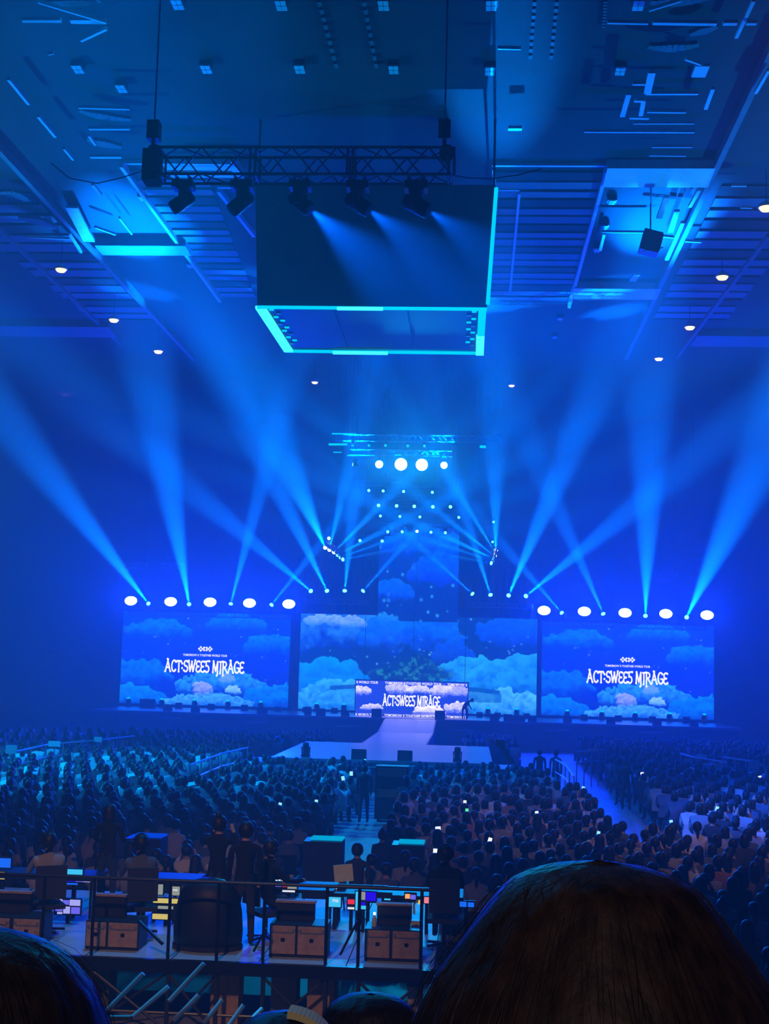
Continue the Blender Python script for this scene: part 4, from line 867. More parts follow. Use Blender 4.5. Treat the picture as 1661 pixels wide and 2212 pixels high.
for n_, (y, x, u, v) in enumerate(near):
    q = r_.random(); acc = 0
    for c, w in zip(CL, CW):
        acc += w
        if q <= acc: break
    kb = r_.choices(['a', 'b', 'c', 'd'], [.42, .40, .08, .10])[0]; hk = r_.choices(list(HAIRS), [.34, .22, .26, .06, .12])[0]
    if (y, x) in holder: kb = 'c'
    bl = 'left of centre aisle' if x < -2.6 else ('between the aisles' if x < 4.58 else 'right of right aisle')
    hn = dict(short='short hair', bob='a bob', long='long hair', bun='a hair bun', tail='a ponytail')[hk]; rw_ = 'nearest rows' if y < 27 else ('second rows' if y < 31 else 'middle rows')
    if kb == 'c': hn += ' arms raised'
    t = thing('person', (x, y, 0), 'person with %s in %s top, %s %s' % (hn, CLN[c], rw_, bl), 'person', 'seated people with %s in %s tops, %s %s' % (hn, CLN[c], rw_, bl), r_.uniform(-.12, .12))
    s = r_.uniform(.93, 1.03) if (y, x) not in holder else 1.0; t.scale = (s, s, s); child('body', DRESSED[(kb, c)], t); child('hair', HAIRS[hk], t)
CH = [MB().box((0, .08, .40), (.44, .44, .05)).mesh('seat', 'blackm'), MB().box((0, -.20, .70), (.42, .03, .34), Matrix.Rotation(.12, 3, 'X')).mesh('backrest', 'blackm')] + [MB().tube((sx*.19, sy, 0), (sx*.19, sy+.04, .38), .014, 6).mesh('leg', 'blackm') for sx in (-1, 1) for sy in (-.14, .24)]
for (y, x, u, v) in near:
    if x > 0 and y < 31.5: continue
    if not (5.6 < x < 6.5 or -4.2 < x < -3.3 or 2.7 < x < 3.6): continue
    sd = 'right-hand' if x > 0 else 'centre'
    t = thing('folding_chair', (x, y, 0), 'black chair under a seated person beside the %s aisle' % sd, 'chair', 'chairs beside the %s aisle' % sd)
    for n_, me in zip(('seat', 'backrest', 'leg', 'leg', 'leg', 'leg'), CH): child(n_, me, t)
# chairs are hidden under the sitters; the rest of the crowd is one mass of small figures
def crowd_mass():
    vs0 = [skin_mesh('b', *seated(a, l, t), 0) for a, l, t in (('lap', 0, 0), ('side', .1, .5), ('up', 0, 0))]
    tm = []
    for me in vs0:
        hm = hair_mesh('bob'); co = [tuple(v.co) for v in me.vertices]; nb = len(co); fs2 = [tuple(p.vertices) for p in me.polygons]
        mi = [1 if p.center.z > 1.10 else (2 if p.center.z < .55 else 0) for p in me.polygons]
        hs = MB(); hs.lathe([(.02, .12), (.075, .095), (.104, .03), (.10, -.05), (.098, -.13)], 8, (0, .035, 1.245)); hv = hs.v
        fs2 += [tuple(i+nb for i in f) for f in hs.f]; mi += [3]*len(hs.f); tm.append((np.array(co+[tuple(v) for v in hv]), fs2, mi))
    V_, F_, MI = [], [], []; base = 0
    for (y, x, u, v) in far:
        k = 2 if (y, x) in holder else r_.choices([0, 1, 2], [.45, .4, .15])[0]; co, fs2, mi = tm[k]; a = r_.uniform(-.3, .3); s = r_.uniform(.93, 1.09); up = .0
        if r_.random() < .05: up = .10                                       # a few stand or sit up higher
        ca, sa = math.cos(a)*s, math.sin(a)*s
        q = np.stack([co[:, 0]*ca-co[:, 1]*sa+x, co[:, 0]*sa+co[:, 1]*ca+y, co[:, 2]*s+np.where(co[:, 2] > .4, up, 0)], 1); V_.append(q)
        if (y, x) in holder: pass
        ci = r_.choices([0, 4, 5, 6, 7], [.27, .27, .24, .16, .06])[0]
        F_ += [tuple(i+base for i in f) for f in fs2]; MI += [ci if m_ == 0 else m_ for m_ in mi]; base += len(co)
    me = bpy.data.meshes.new('seated_crowd'); me.from_pydata(np.concatenate(V_).tolist(), [], F_)
    for k in ('dark', 'skin', 'dark', 'hair', 'navy', 'grey', 'white', 'rose'): me.materials.append(M[k])
    me.polygons.foreach_set('material_index', MI); me.polygons.foreach_set('use_smooth', [True]*len(MI)); me.update()
    o = bpy.data.objects.new('seated_crowd', me); C.objects.link(o); tag(o, 'mass of seated audience filling the far floor before the stage', 'crowd', None, 'stuff')
crowd_mass()
for (y, x), i in holder.items():
    _, _, Y, mt, lab = ph[i]; p = Vector((x, y+.33, 1.33)); sc = y/2900; r = thing('phone', p, lab, 'phone'); w, h = (.075, .15)
    if i == 0: w = h = .11
    if i > 4: w, h = max(.07, 7*sc), max(.12, 9*sc)
    R_ = Matrix.Rotation(.3 if i == 1 else r_.uniform(-.3, .3), 3, 'Y'); MB().box(p, (w*1.1, .012, h*1.1), R_).build('case', 'black', r); MB().box(p+Vector((0, -.009, 0)), (w, .006, h), R_).build('screen', mt, r)
# pale caps and bags that catch the warm light are worn by the crowd: a few held sheets
for i, (x, y, Y, w, h, mt, lab) in enumerate(((742, 1886, 21.5, .30, .26, 'paper', 'yellowish card held up behind the mixing desks'),)):
    p = at(x, y, Y); R_ = Matrix.Rotation(-.12, 3, 'Y'); r = thing('card_sheet', p, lab, 'card'); MB().box(p, (w, .02, h), R_).build('sheet', mt, r); MB().box(p+Vector((0, .03, -.35)), (.02, .02, .5), R_).build('stick', 'blackm', r)
# ---- standing people ----
def person(px, foot, Y, z, h, pose, cloth, label, rz=0.0, hair='short', trouser='dark', headphones=False, capm=None):
    V_, E2 = standing(pose, h, 0); me = skin_mesh('body', V_, E2, 1); q = h/1.70
    hd = [tuple(V_[10][:3]), tuple(V_[18][:3])]
    me = dress(me, cloth, (1.49*q if pose != 'bend' else 9), hd, trouser, .88*q)
    p = at(px, foot, Y); t = thing('person', (p.x, Y, z), label, 'person', None, rz); child('body', me, t)
    hc = V_[5]; hr = hair_mesh(hair, (0, 0, 0)).mesh('hair', 'hair', True); o = child('hair', hr, t, (hc[0], hc[1]-.005, hc[2]+.02*q))
    if headphones:
        m = MB()
        for s in (-1, 1): m.lathe([(.03, -.02), (.045, 0), (.03, .02)], 10, (hc[0]+s*.10, hc[1], hc[2]), Matrix.Rotation(math.pi/2, 3, 'Y'))
        for i in range(8):
            a0, a1 = math.pi*i/8, math.pi*(i+1)/8; m.tube((hc[0]+math.cos(a0)*.112, hc[1], hc[2]+math.sin(a0)*.135), (hc[0]+math.cos(a1)*.112, hc[1], hc[2]+math.sin(a1)*.135), .014, 6)
        m.build('headphones', 'blackm', t, True, local=True)
    return t
person(1003, 1558, 80.9, ZS, 1.6, 'bend', 'dark', 'dark figure bending over on the stage at the right end of the low front screen', 0, 'short')
person(785, 1768, 41.0, 0, 1.70, 'hang', 'dark', 'person in dark clothes standing in the centre aisle beside the tall rack', .3)
person(1352, 1730, 47.5, 0, 1.68, 'hang', 'dark', 'person in black standing in the right aisle, nearer of the two', -.2); person(1338, 1712, 49.2, 0, 1.66, 'one', 'navy', 'person in dark blue standing in the right aisle, farther of the two', .5, 'bob')
person(1165, 1690, 52.2, 0, 1.7, 'hang', 'dark', 'dark figure standing by the barrier right of the front stage', .1); person(1200, 1690, 52.6, 0, 1.66, 'hang', 'navy', 'second figure standing by the barrier right of the front stage', -.2)
person(280, 1660, 59, 0, 1.75, 'hang', 'dark', 'dark figure standing taller than the crowd at left, before the curved rail', 0); person(312, 1660, 58.5, 0, 1.72, 'hang', 'navy', 'figure standing beside the taller dark one in the left crowd', 0, 'bob')
# tall road rack in the centre aisle
a, b = at(808, 1770, 41.6), at(880, 1770, 41.6); r = thing('equipment_rack', Vector(((a.x+b.x)/2, 41.9, 0)), 'tall brownish equipment rack standing in the centre aisle', 'rack'); w = b.x-a.x
MB().box(((a.x+b.x)/2, 41.95, .88), (w, .7, 1.6)).build('cabinet', 'case', r)
for i in range(5): MB().box(((a.x+b.x)/2, 41.585, .25+.31*i), (w*.88, .03, .25)).build('drawer', 'tanc' if i in (2, 4) else 'fascia', r)
for sx in (-1, 1):
    for sy in (-.28, .28): MB().tube(((a.x+b.x)/2+sx*w*.42, 41.93+sy, .04), ((a.x+b.x)/2+sx*w*.42+.05, 41.93+sy, .04), .04, 10).build('caster', 'black', r)
# ---- barriers ----
def barrier(pts, Y, label, legs=6, mid=True):
    P = [atz(x, y, 1.46) for x, y in pts]; r = thing('barrier', Vector((P[0].x, P[0].y, 0)), label, 'barrier')
    for a, b in zip(P[:-1], P[1:]): MB().tube(a, b, .035, 6).build('top_rail', 'pale', r)
    if mid:
        for a, b in zip(P[:-1], P[1:]): MB().tube(a*1-Vector((0, 0, .45)), b-Vector((0, 0, .45)), .025, 6).build('lower_rail', 'steel', r)
    for i in range(legs):
        t = i/(legs-1)*(len(P)-1); k_ = min(int(t), len(P)-2); p = P[k_].lerp(P[k_+1], t-k_); MB().tube(p, (p.x, p.y, 0), .025, 6).build('post', 'steel', r)
    return r
barrier([(32, 1624), (110, 1607), (200, 1600), (290, 1590)], [60, 62, 63, 66], 'long curved steel barrier at the far left of the floor', 8)
barrier([(410, 1653), (478, 1628), (535, 1615)], [54, 57.5, 60], 'sloping steel barrier in the left crowd near the front stage', 7)
barrier([(1200, 1641), (1221, 1652), (1240, 1677)], [58, 56, 52], 'slanting steel barrier right of the front stage', 5); barrier([(1246, 1624), (1308, 1620)], [66, 66], 'short straight barrier at the head of the right aisle', 5)
barrier([(1470, 1628), (1500, 1636), (1570, 1647)], [62, 61, 59], 'curved steel barrier in the right-hand crowd', 6); barrier([(1565, 1636), (1635, 1646)], [62, 60], 'short steel barrier at the far right of the floor', 4)
for x0, y0, x1, y1, Y, lab in ((12, 1610, 36, 1628, 59, 'pale square sign at the left end of the long barrier'), (104, 1601, 130, 1613, 61, 'bright cyan panel on the long left barrier'), (203, 1592, 220, 1603, 62.8, 'blue panel on the long left barrier'), (1502, 1630, 1526, 1640, 60.8, 'blue panel on the curved right-hand barrier'), (1618, 1643, 1640, 1660, 59, 'pale panel at the far right barrier')):
    Y = atz((x0+x1)/2, y1, 1.40).y-.1; r = thing('sign_panel', at((x0+x1)/2, y1, Y), lab, 'sign'); pbox(MB(), x0, y0, x1, y1, Y, .06).build('board', 'pale', r); pp = at((x0+x1)/2, y1, Y); MB().tube((pp.x, Y+.05, pp.z+.02), (pp.x, Y+.05, 0), .025, 6).build('post', 'steel', r)
# camera rig at the right flank of the front stage
p = at(1098, 1650, 50.3); r = thing('camera_rig', Vector((p.x, 50.3, 0)), 'dark camera rig with operator seat at the right flank of the front stage', 'camera'); zt_ = p.z
MB().bar((p.x-.3, 50.3, zt_+.7), (p.x+.25, 50.3, zt_-.1), .16, .2).build('arm', 'black', r); MB().box((p.x-.32, 50.3, zt_+.75), (.35, .5, .28)).build('camera_body', 'black', r)
for dx_ in (-.3, .1, .4): MB().tube((p.x, 50.3, zt_), (p.x+dx_, 50.3+dx_*.5, 0), .03, 6).build('leg', 'steel', r)
# =====================================================================
# mixing position in front of the stand
# =====================================================================
DZ = .9; DY0, DY1 = 17.5, 22.4; DX0, DX1 = -10.5, -.38
pf = thing('mixing_platform', Vector(((DX0+DX1)/2, (DY0+DY1)/2, 0)), 'raised scaffold platform carrying the mixing desks', 'platform')
nD = 9
for i in range(nD): w = (DX1-DX0)/nD; MB().box((DX0+w*(i+.5), (DY0+DY1)/2, DZ-.05), (w-.015, DY1-DY0, .10)).build('deck_panel', 'deckp', pf)
MB().box(((DX0+DX1)/2, DY0-.04, DZ-.06), (DX1-DX0, .08, .16)).build('edge_beam', 'blackm', pf)
posts = [92, 200, 365, 470, 570, 705, 775, 910]
for x in [20]+posts:
    a = at(x, 2070, DY0); MB().tube((a.x, DY0, 0), (a.x, DY0, DZ-.1), .03, 8).build('scaffold_post', 'truss', pf)
for x0, x1 in ((92, 200), (200, 365), (365, 470), (570, 705), (775, 910)):
    a, b = at(x0, 2070, DY0).x, at(x1, 2070, DY0).x; MB().tube((a, DY0-.03, DZ-.15), (b, DY0-.03, .05), .02, 6).build('scaffold_brace', 'truss', pf); MB().tube((b, DY0+.03, DZ-.15), (a, DY0+.03, .05), .02, 6).build('scaffold_brace', 'truss', pf)
MB().tube((DX0, DY0, .25), (DX1, DY0, .25), .02, 6).build('scaffold_rail', 'truss', pf)
gr = thing('guard_rail', Vector(((DX0+DX1)/2, DY0+.1, DZ)), 'dark guard rail along the near edge of the mixing platform', 'railing'); zr = DZ+.98
MB().tube((DX0, DY0+.1, zr), (DX1, DY0+.1, zr), .022, 8).build('top_rail', 'blackm', gr)
for x in posts: a = at(x, 2000, DY0+.1); MB().tube((a.x, DY0+.1, DZ), (a.x, DY0+.1, zr), .022, 8).build('post', 'blackm', gr)
for (x0, y0), (x1, y1) in (((735, 2062), (772, 1990)), ((300, 1990), (352, 2040)), ((548, 2055), (575, 2005))): MB().bar(at(x0, y0, DY0+.14), at(x1, y1, DY0+.14), .05, .03).build('diagonal_stay', 'blackm', gr)
# road cases with tan panels and a raised black lid
def road_case(xa_, xm0, xm1, xb_, y0, y1, lx0, lx1, ly0, label, Y=17.95):
    A_ = at(xa_, y1, Y); B2 = at(xb_, y1, Y); zt2 = at((xa_+xb_)/2, y0, Y).z; z0 = DZ; r = thing('road_case', Vector(((A_.x+B2.x)/2, Y+.25, DZ)), label, 'case')
    MB().box(((A_.x+B2.x)/2, Y+.27, (z0+zt2)/2), (B2.x-A_.x+.02, .5, zt2-z0)).build('body', 'case', r)
    for u0, u1 in ((xa_, xm0), (xm1, xb_)):
        a, b = at(u0, y1, Y).x, at(u1, y1, Y).x; MB().box(((a+b)/2, Y+.01, (z0+zt2)/2+.015), (b-a-.01, .03, (zt2-z0)-.06)).build('tan_panel', 'tan', r); MB().box(((a+b)/2, Y-.012, zt2-.09), (b-a-.06, .015, .014)).build('seam_strip', 'steel', r)
        for cx_ in (a+.03, b-.03): MB().box((cx_, Y-.012, zt2-.06), (.035, .02, .035)).build('corner', 'steel', r)
        MB().box(((a+b)/2, Y-.012, z0+(zt2-z0)*.55), (.05, .02, .04)).build('latch', 'blackm', r)
    a, b = at(lx0, y0, Y+.4).x, at(lx1, y0, Y+.4).x; zl = at((lx0+lx1)/2, ly0, Y+.4).z
    MB().box(((a+b)/2, Y+.42, (zt2+zl)/2), (b-a, .12, zl-zt2)).build('lid', 'drape', r); MB().box(((a+b)/2, Y+.41, zl+.012), (b-a+.03, .14, .025)).build('lid_rail', 'tan', r)
road_case(-40, 18, 26, 84, 1982, 2044, -30, 66, 1928, 'road case with tan panels at the left edge of the mixing platform'); road_case(184, 228, 232, 296, 1991, 2048, 203, 270, 1935, 'road case with tan panels, second from left, before the purple monitor')
road_case(582, 637, 641, 702, 1999, 2064, 597, 679, 1949, 'road case with tan panels in the middle of the mixing platform'); road_case(788, 841, 846, 908, 2009, 2070, 814, 886, 1955, 'road case with tan panels at the right end of the mixing platform')
# big covered machine
p = at(437, 2050, 18.0); c = Vector((p.x, 18.35, DZ)); r = thing('covered_console', c, 'large machine under a black cover beside the standing operator', 'console')
m = MB(); m.lathe([(.46, 0), (.47, .25), (.45, .5), (.40, .72), (.30, .86), (.12, .91)], 20, c, None, 1, .7); m.build('cover', 'black', r, True); MB().lathe([(.475, .0), (.478, .05), (.47, .06)], 20, c, None, 1, .7).build('hem', 'drape', r)
# dark racks behind the desks; the light on their tops is painted as glow
for i, (x0, x1, y0, y1, Y, lab) in enumerate(((268, 345, 1806, 1870, 26.0, 'black rack with blue light painted on top, leftmost behind the desks'), (655, 738, 1812, 1862, 26.5, 'black rack with cyan light painted on top, left of the bright centre aisle'), (846, 916, 1820, 1870, 26.5, 'black rack with cyan light painted on top, right of the bright centre aisle'))):
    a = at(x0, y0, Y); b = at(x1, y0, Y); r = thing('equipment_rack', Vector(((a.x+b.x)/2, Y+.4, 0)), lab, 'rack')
    MB().box(((a.x+b.x)/2, Y+.4, a.z/2-.02), (b.x-a.x, .7, a.z-.06)).build('cabinet', 'black', r); MB().box(((a.x+b.x)/2+.06, Y+.4, a.z-.02), (b.x-a.x-.12, .5, .03)).build('painted_top_light', emi('painted_top_light', (0, .06, .8) if i == 0 else (0, .45, .8), .9), r)
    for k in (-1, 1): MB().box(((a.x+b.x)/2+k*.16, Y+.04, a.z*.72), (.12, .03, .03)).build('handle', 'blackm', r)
# desks
def desk(x0, x1, Y, z, d, label):
    a, b = at(x0, 1960, Y).x, at(x1, 1960, Y).x; r = thing('mixing_desk', Vector(((a+b)/2, Y+d/2, DZ)), label, 'desk'); MB().box(((a+b)/2, Y+d/2, z-.025), (b-a, d, .05)).build('top', 'black', r)
    for x in (a+.05, b-.05):
        for y in (Y+.05, Y+d-.05): MB().tube((x, y, DZ), (x, y, z-.05), .02, 6).build('leg', 'blackm', r)
    return r
desk(-40, 200, 19.9, 1.5, .8, 'black desk with monitors at the left end of the mixing platform'); desk(300, 420, 19.9, 1.5, .8, 'black desk with paper-lit racks behind the covered machine'); desk(590, 720, 19.9, 1.45, .8, 'black desk with the red-lit mixer'); desk(715, 1000, 19.9, 1.42, .8, 'black desk with coloured screens at the right end of the mixing platform')
# screens and lit panels on the desks
def scr(x0, y0, x1, y1, Y, mats, label, name='monitor', cat='monitor', tilt=0.0, stand=True, zdesk=1.5):
    a, b = at(x0, (y0+y1)/2, Y).x, at(x1, (y0+y1)/2, Y).x; z1 = at((x0+x1)/2, y0, Y).z; z0 = at((x0+x1)/2, y1, Y).z; cx, cz = (a+b)/2, (z0+z1)/2; w, h = b-a, z1-z0
    r = thing(name, Vector((cx, Y, z0)), label, cat); MB().box((cx, Y+.03, cz), (w+.03, .05, h+.03)).build('housing', 'black', r)
    for (u0, v0, u1, v1, mt) in mats: MB().box((a+w*(u0+u1)/2, Y-.003, z1-h*(v0+v1)/2), (w*(u1-u0), .012, h*(v1-v0))).build('lit_area', mt, r)
    if z0 < zdesk-.02: zdesk = DZ
    if z0 > zdesk+.03: MB().box((cx, Y+.04, (z0+zdesk)/2), (.05, .04, z0-zdesk)).build('stand', 'blackm', r)
    return r
BLU = emi('blue_screen', (.01, .14, .9), 1.1); CYN = emi('cyan_screen', (.05, .55, .9), 1.1); PUR = emi('violet_screen', (.16, .14, .9), 1.0); PWH = emi('lilac_window', (.42, .42, .95), 1.0); RED = emi('red_screen', (.9, .03, .05), 1.0); WHT = emi('white_panel', (.8, .8, .9), 1.0); DBL = emi('deep_blue_screen', (.02, 0, .85), 1.0); CRM = emi('lit_paper_and_display', (.30, .32, .26), 1.0); YEL = emi('yellow_glow', (.75, .60, .16), .9); ORG = emi('orange_glow', (.95, .38, .10), 1.2)
scr(141, 1878, 178, 1894, 20.2, [(0, 0, 1, 1, CYN)], 'wide cyan monitor above the blue bar, left desk'); scr(140, 1898, 180, 1911, 20.0, [(0, 0, 1, .5, DBL), (.6, .3, 1.4, .5, PWH), (0, .75, .7, 1, BLU)], 'deep blue strip display under the cyan monitor, left desk', 'strip_display')
scr(119, 1943, 173, 1975, 19.6, [(0, 0, .28, .4, PWH), (.3, .05, .55, .35, PUR), (.58, .0, 1, .4, PWH), (.02, .45, .3, .8, PUR), (.34, .48, .6, .95, PWH), (.65, .5, 1, .95, PUR), (.1, .86, .3, 1, PWH)], 'violet monitor full of windows on the left desk', zdesk=1.3)
scr(-5, 1854, 23, 1874, 20.4, [(0, 0, 1, 1, BLU)], 'blue monitor cut by the left edge'); scr(-8, 1884, 10, 1899, 20.0, [(0, 0, 1, 1, YEL)], 'yellow-green lit panel at the left edge', 'panel_lamp', 'lamp')
scr(316, 1905, 352, 1932, 20.0, [(0, 0, 1, 1, CRM), (.25, .45, .55, .58, WHT)], 'grey-green paper sheet with painted light beside the covered machine', 'painted_lit_paper', 'sheet'); scr(367, 1915, 388, 1934, 19.98, [(0, 0, 1, 1, CRM), (.3, .3, .8, .5, WHT)], 'second grey-green paper sheet with painted light behind the covered machine', 'painted_lit_paper', 'sheet')  # pale paper; the light on it is put into an emissive colour
scr(330, 1941, 385, 1986, 19.7, [(0, 0, 1, .22, YEL), (.2, .36, .8, .5, CRM), (.0, .75, .6, 1, YEL)], 'rack with yellow lit slots beside the covered machine', 'lit_rack', 'rack', stand=False)
scr(594, 1899, 641, 1907, 20.1, [(.02+.14*i, 0, .12+.14*i, .8, WHT) for i in range(7)], 'row of small white meters above the red mixer', 'meter_bridge', 'meter', zdesk=1.45); scr(594, 1907, 641, 1922, 19.95, [(0, .1, .3, .6, PUR), (.33, .0, .55, .6, RED), (.58, .05, 1, .85, CRM)], 'mixer panel with red and white fields', 'mixer', 'mixer', zdesk=1.45); scr(610, 1923, 637, 1927, 19.9, [(0, 0, 1, 1, WHT)], 'thin white lit strip under the mixer', 'lit_strip', 'light', zdesk=1.45)
scr(594, 1936, 613, 1948, 19.7, [(0, 0, 1, 1, BLU)], 'small blue display left of the middle road case', zdesk=1.45)
scr(710, 1938, 736, 1959, 19.9, [(0, 0, 1, 1, CYN), (.3, .2, .8, .5, WHT)], 'cyan monitor left of the red one', zdesk=1.42); scr(751, 1942, 766, 1964, 19.9, [(0, .05, 1, .5, RED), (0, .8, 1, 1, WHT)], 'narrow red monitor between cyan and blue ones', zdesk=1.42); scr(768, 1926, 775, 1966, 19.85, [(0, 0, 1, 1, CYN)], 'thin upright cyan strip beside the red monitor', 'lit_strip', 'light', zdesk=1.42)
scr(778, 1927, 812, 1948, 19.9, [(0, 0, .32, .8, CRM), (.34, 0, 1, .9, DBL)], 'deep blue monitor with a pale field', zdesk=1.42); scr(777, 1949, 792, 1964, 19.8, [(0, 0, .8, .4, DBL), (.1, .5, .9, 1, CYN)], 'small blue and cyan display under the deep blue monitor', zdesk=1.42); scr(815, 1930, 845, 1950, 19.95, [(0, .1, .3, 1, BLU), (.5, .2, .95, .7, CYN)], 'dark monitor with a teal glow behind the right road case', zdesk=1.42)
scr(875, 1930, 898, 1944, 19.9, [(0, .1, .45, .8, ORG), (.5, .2, 1, .9, PUR)], 'small display glowing orange and blue', zdesk=1.42); scr(916, 1938, 928, 1951, 19.85, [(0, 0, 1, 1, emi('pink_glow', (.9, .25, .3), 1))], 'small pinkish display next to the laptop', zdesk=1.42)
scr(941, 1902, 984, 1940, 20.1, [(.1, .18, .6, .5, CYN), (.0, .5, .3, .9, PWH), (.6, .35, 1, .95, WHT), (.3, .55, .6, .85, CYN)], 'laptop screen with a cyan and white picture, right end of the desks', 'laptop', 'laptop', zdesk=1.42); scr(957, 1943, 981, 1954, 19.85, [(0, 0, 1, 1, RED)], 'red lit bar under the laptop', 'lit_strip', 'light', zdesk=1.42)
scr(990, 1948, 1024, 1959, 19.9, [(0, 0, .52, 1, BLU), (.6, .1, 1, 1, BLU)], 'pair of small blue displays right of the laptop', 'display', zdesk=1.42); scr(710, 1916, 745, 1930, 20.2, [(0, 0, .5, .3, WHT), (.2, .5, 1, .8, CYN)], 'pale cyan display above the cyan monitor', zdesk=1.42); scr(722, 1914, 836, 1921, 20.5, [(.0, 0, .22, .7, BLU), (.28, 0, .5, 1, BLU), (.55, .4, 1, .9, CYN)], 'long cyan light strip along the back of the right desk', 'lit_strip', 'light', zdesk=1.42)
# small speaker, bottle
a = at(899, 2003, 18.3); r = thing('small_speaker', Vector((a.x, 18.3, DZ)), 'small cyan-lit box with a dark round hole beside the right road case', 'speaker'); zz = at(899, 2014, 18.3).z
MB().box((a.x, 18.4, a.z), (.14, .14, .15)).build('cabinet', 'pale', r); MB().lathe([(.03, 0), (.03, .01)], 14, (a.x, 18.33, a.z), Matrix.Rotation(math.pi/2, 3, 'X')).build('cone', 'black', r); MB().box((a.x, 18.4, (DZ+a.z-.075)/2), (.05, .05, a.z-.075-DZ)).build('stand', 'blackm', r)
a = at(808, 2010, 18.15); m = MB(); z0 = at(808, 2009, 18.15).z; r = thing('water_bottle', Vector((a.x, 18.15, z0)), 'clear water bottle lit cyan beside the right road case lid', 'bottle'); m.lathe([(.028, 0), (.032, .03), (.032, .14), (.014, .18), (.013, .2)], 12, (a.x, 18.15, z0)); m.build('body', 'pale', r, True); MB().lathe([(.015, .2), (.015, .225)], 10, (a.x, 18.15, z0)).build('cap', 'washl', r); MB().tube((a.x, 18.15, DZ), (a.x, 18.15, z0), .05, 10).build('stand', 'blackm', r)  # the cap's bright glint is painted with an emissive colour
# desk lamp
a = at(893, 1985, 20.0); r = thing('desk_lamp', Vector((a.x, 20.0, 1.42)), 'bent desk lamp glowing yellow at the right desk', 'lamp'); P = [at(895, 1975, 20.0), at(894, 1955, 20.0), at(901, 1940, 20.0), at(908, 1945, 20.0)]
m = MB()
for u, v in zip(P[:-1], P[1:]): m.tube(u, v, .016, 8)
m.build('gooseneck', 'shade', r); MB().lathe([(.04, -.05), (.03, 0), (.01, .02)], 12, P[-1]).build('hood', YEL, r); MB().tube((P[0].x, 20.0, 1.40), (P[0].x, 20.0, max(1.44, P[0].z)), .02, 8).build('base', 'blackm', r)
# operators
person(523, 2040, 18.45, DZ, 1.62, 'hang', 'blackc', 'operator all in black standing beside the covered machine', .3, 'short'); person(463, 2040, 19.2, DZ, 1.60, 'up', 'blackc', 'operator in black standing behind the covered machine, hands raised', -.2, 'bun')
person(225, 2000, 20.9, DZ, 1.52, 'desk', 'blackc', 'dark figure standing at the left desk behind the cyan monitor', 0, 'bob'); person(770, 1900, 23.6, 0, 1.62, 'hang', 'dark', 'dark-haired person standing behind the yellowish card', 0, 'short')
def operator(px, Y, rz, cloth, hair, label, z=DZ):
    k = 'op'; me = dress(skin_mesh('body', *seated('desk', .1, .3), 1), cloth, 1.10, [(.16, .53, .80), (-.16, .53, .80)]); p = at(px, 1960, Y); t = thing('person', (p.x, Y, z), label, 'person', None, rz); child('body', me, t); child('hair', HAIRS[hair], t)
    m = MB()
    for s in (-1, 1): m.lathe([(.03, -.02), (.045, 0), (.03, .02)], 10, (s*.10, .055, 1.235), Matrix.Rotation(math.pi/2, 3, 'Y'))
    for i in range(8):
        a0, a1 = math.pi*i/8, math.pi*(i+1)/8; m.tube((math.cos(a0)*.112, .055, 1.24+math.sin(a0)*.135), (math.cos(a1)*.112, .055, 1.24+math.sin(a1)*.135), .014, 6)
    m.build('headphones', 'blackm', t, True, local=True)
    s = thing('office_chair', (p.x, Y, z), 'black office chair under the '+label.split(' seated')[0], 'chair', None, rz); MB().box((0, .05, .37), (.46, .46, .06)).build('seat', 'dark', s, local=True); MB().box((0, -.24, .72), (.42, .05, .45)).build('backrest', 'dark', s, local=True); MB().tube((0, 0, .08), (0, 0, .36), .03, 8).build('column', 'blackm', s, local=True)
    for q in range(5): a = q*2*math.pi/5; MB().bar((0, 0, .06), (math.cos(a)*.27, math.sin(a)*.27, .04), .04, .03).build('foot', 'blackm', s, local=True)
operator(575, 19.0, -.9, 'blackc', 'short', 'operator with headphones seated right of the man in black'); operator(100, 18.9, .5, 'grey', 'short', 'operator in grey with headphones seated at the left desk'); operator(300, 19.0, .4, 'navy', 'short', 'operator in dark blue seated before the yellow lit rack'); operator(960, 19.0, .0, 'blackc', 'short', 'operator seated before the laptop at the right end')
# boxes stored under and before the platform
for x0, y0, x1, y1, Y, mt, lab in ((165, 2075, 235, 2140, 17.9, 'navy', 'dark blue storage box under the left of the mixing platform'), (455, 2095, 515, 2150, 17.9, 'tan', 'brownish storage box under the middle of the mixing platform'), (665, 2085, 722, 2105, 17.8, 'tan', 'flat tan box under the mixing platform beside the bright floor'), (880, 2130, 902, 2155, 17.8, 'pale', 'small pale box under the right end of the mixing platform'), (585, 2100, 640, 2150, 18.2, 'grey', 'grey storage box under the mixing platform right of the middle')):
    a = at((x0+x1)/2, y1, Y); zz = max(0, a.z); r = thing('storage_box', Vector((a.x, Y, 0)), lab, 'box'); w = at(x1, y0, Y).x-at(x0, y0, Y).x; h = min(DZ-.15, at(x0, y0, Y).z); MB().box((a.x, Y+.2, h/2), (w, .4, h)).build('body', mt, r); MB().box((a.x, Y+.2, h+.01), (w+.03, .43, .03)).build('lid', 'case', r)
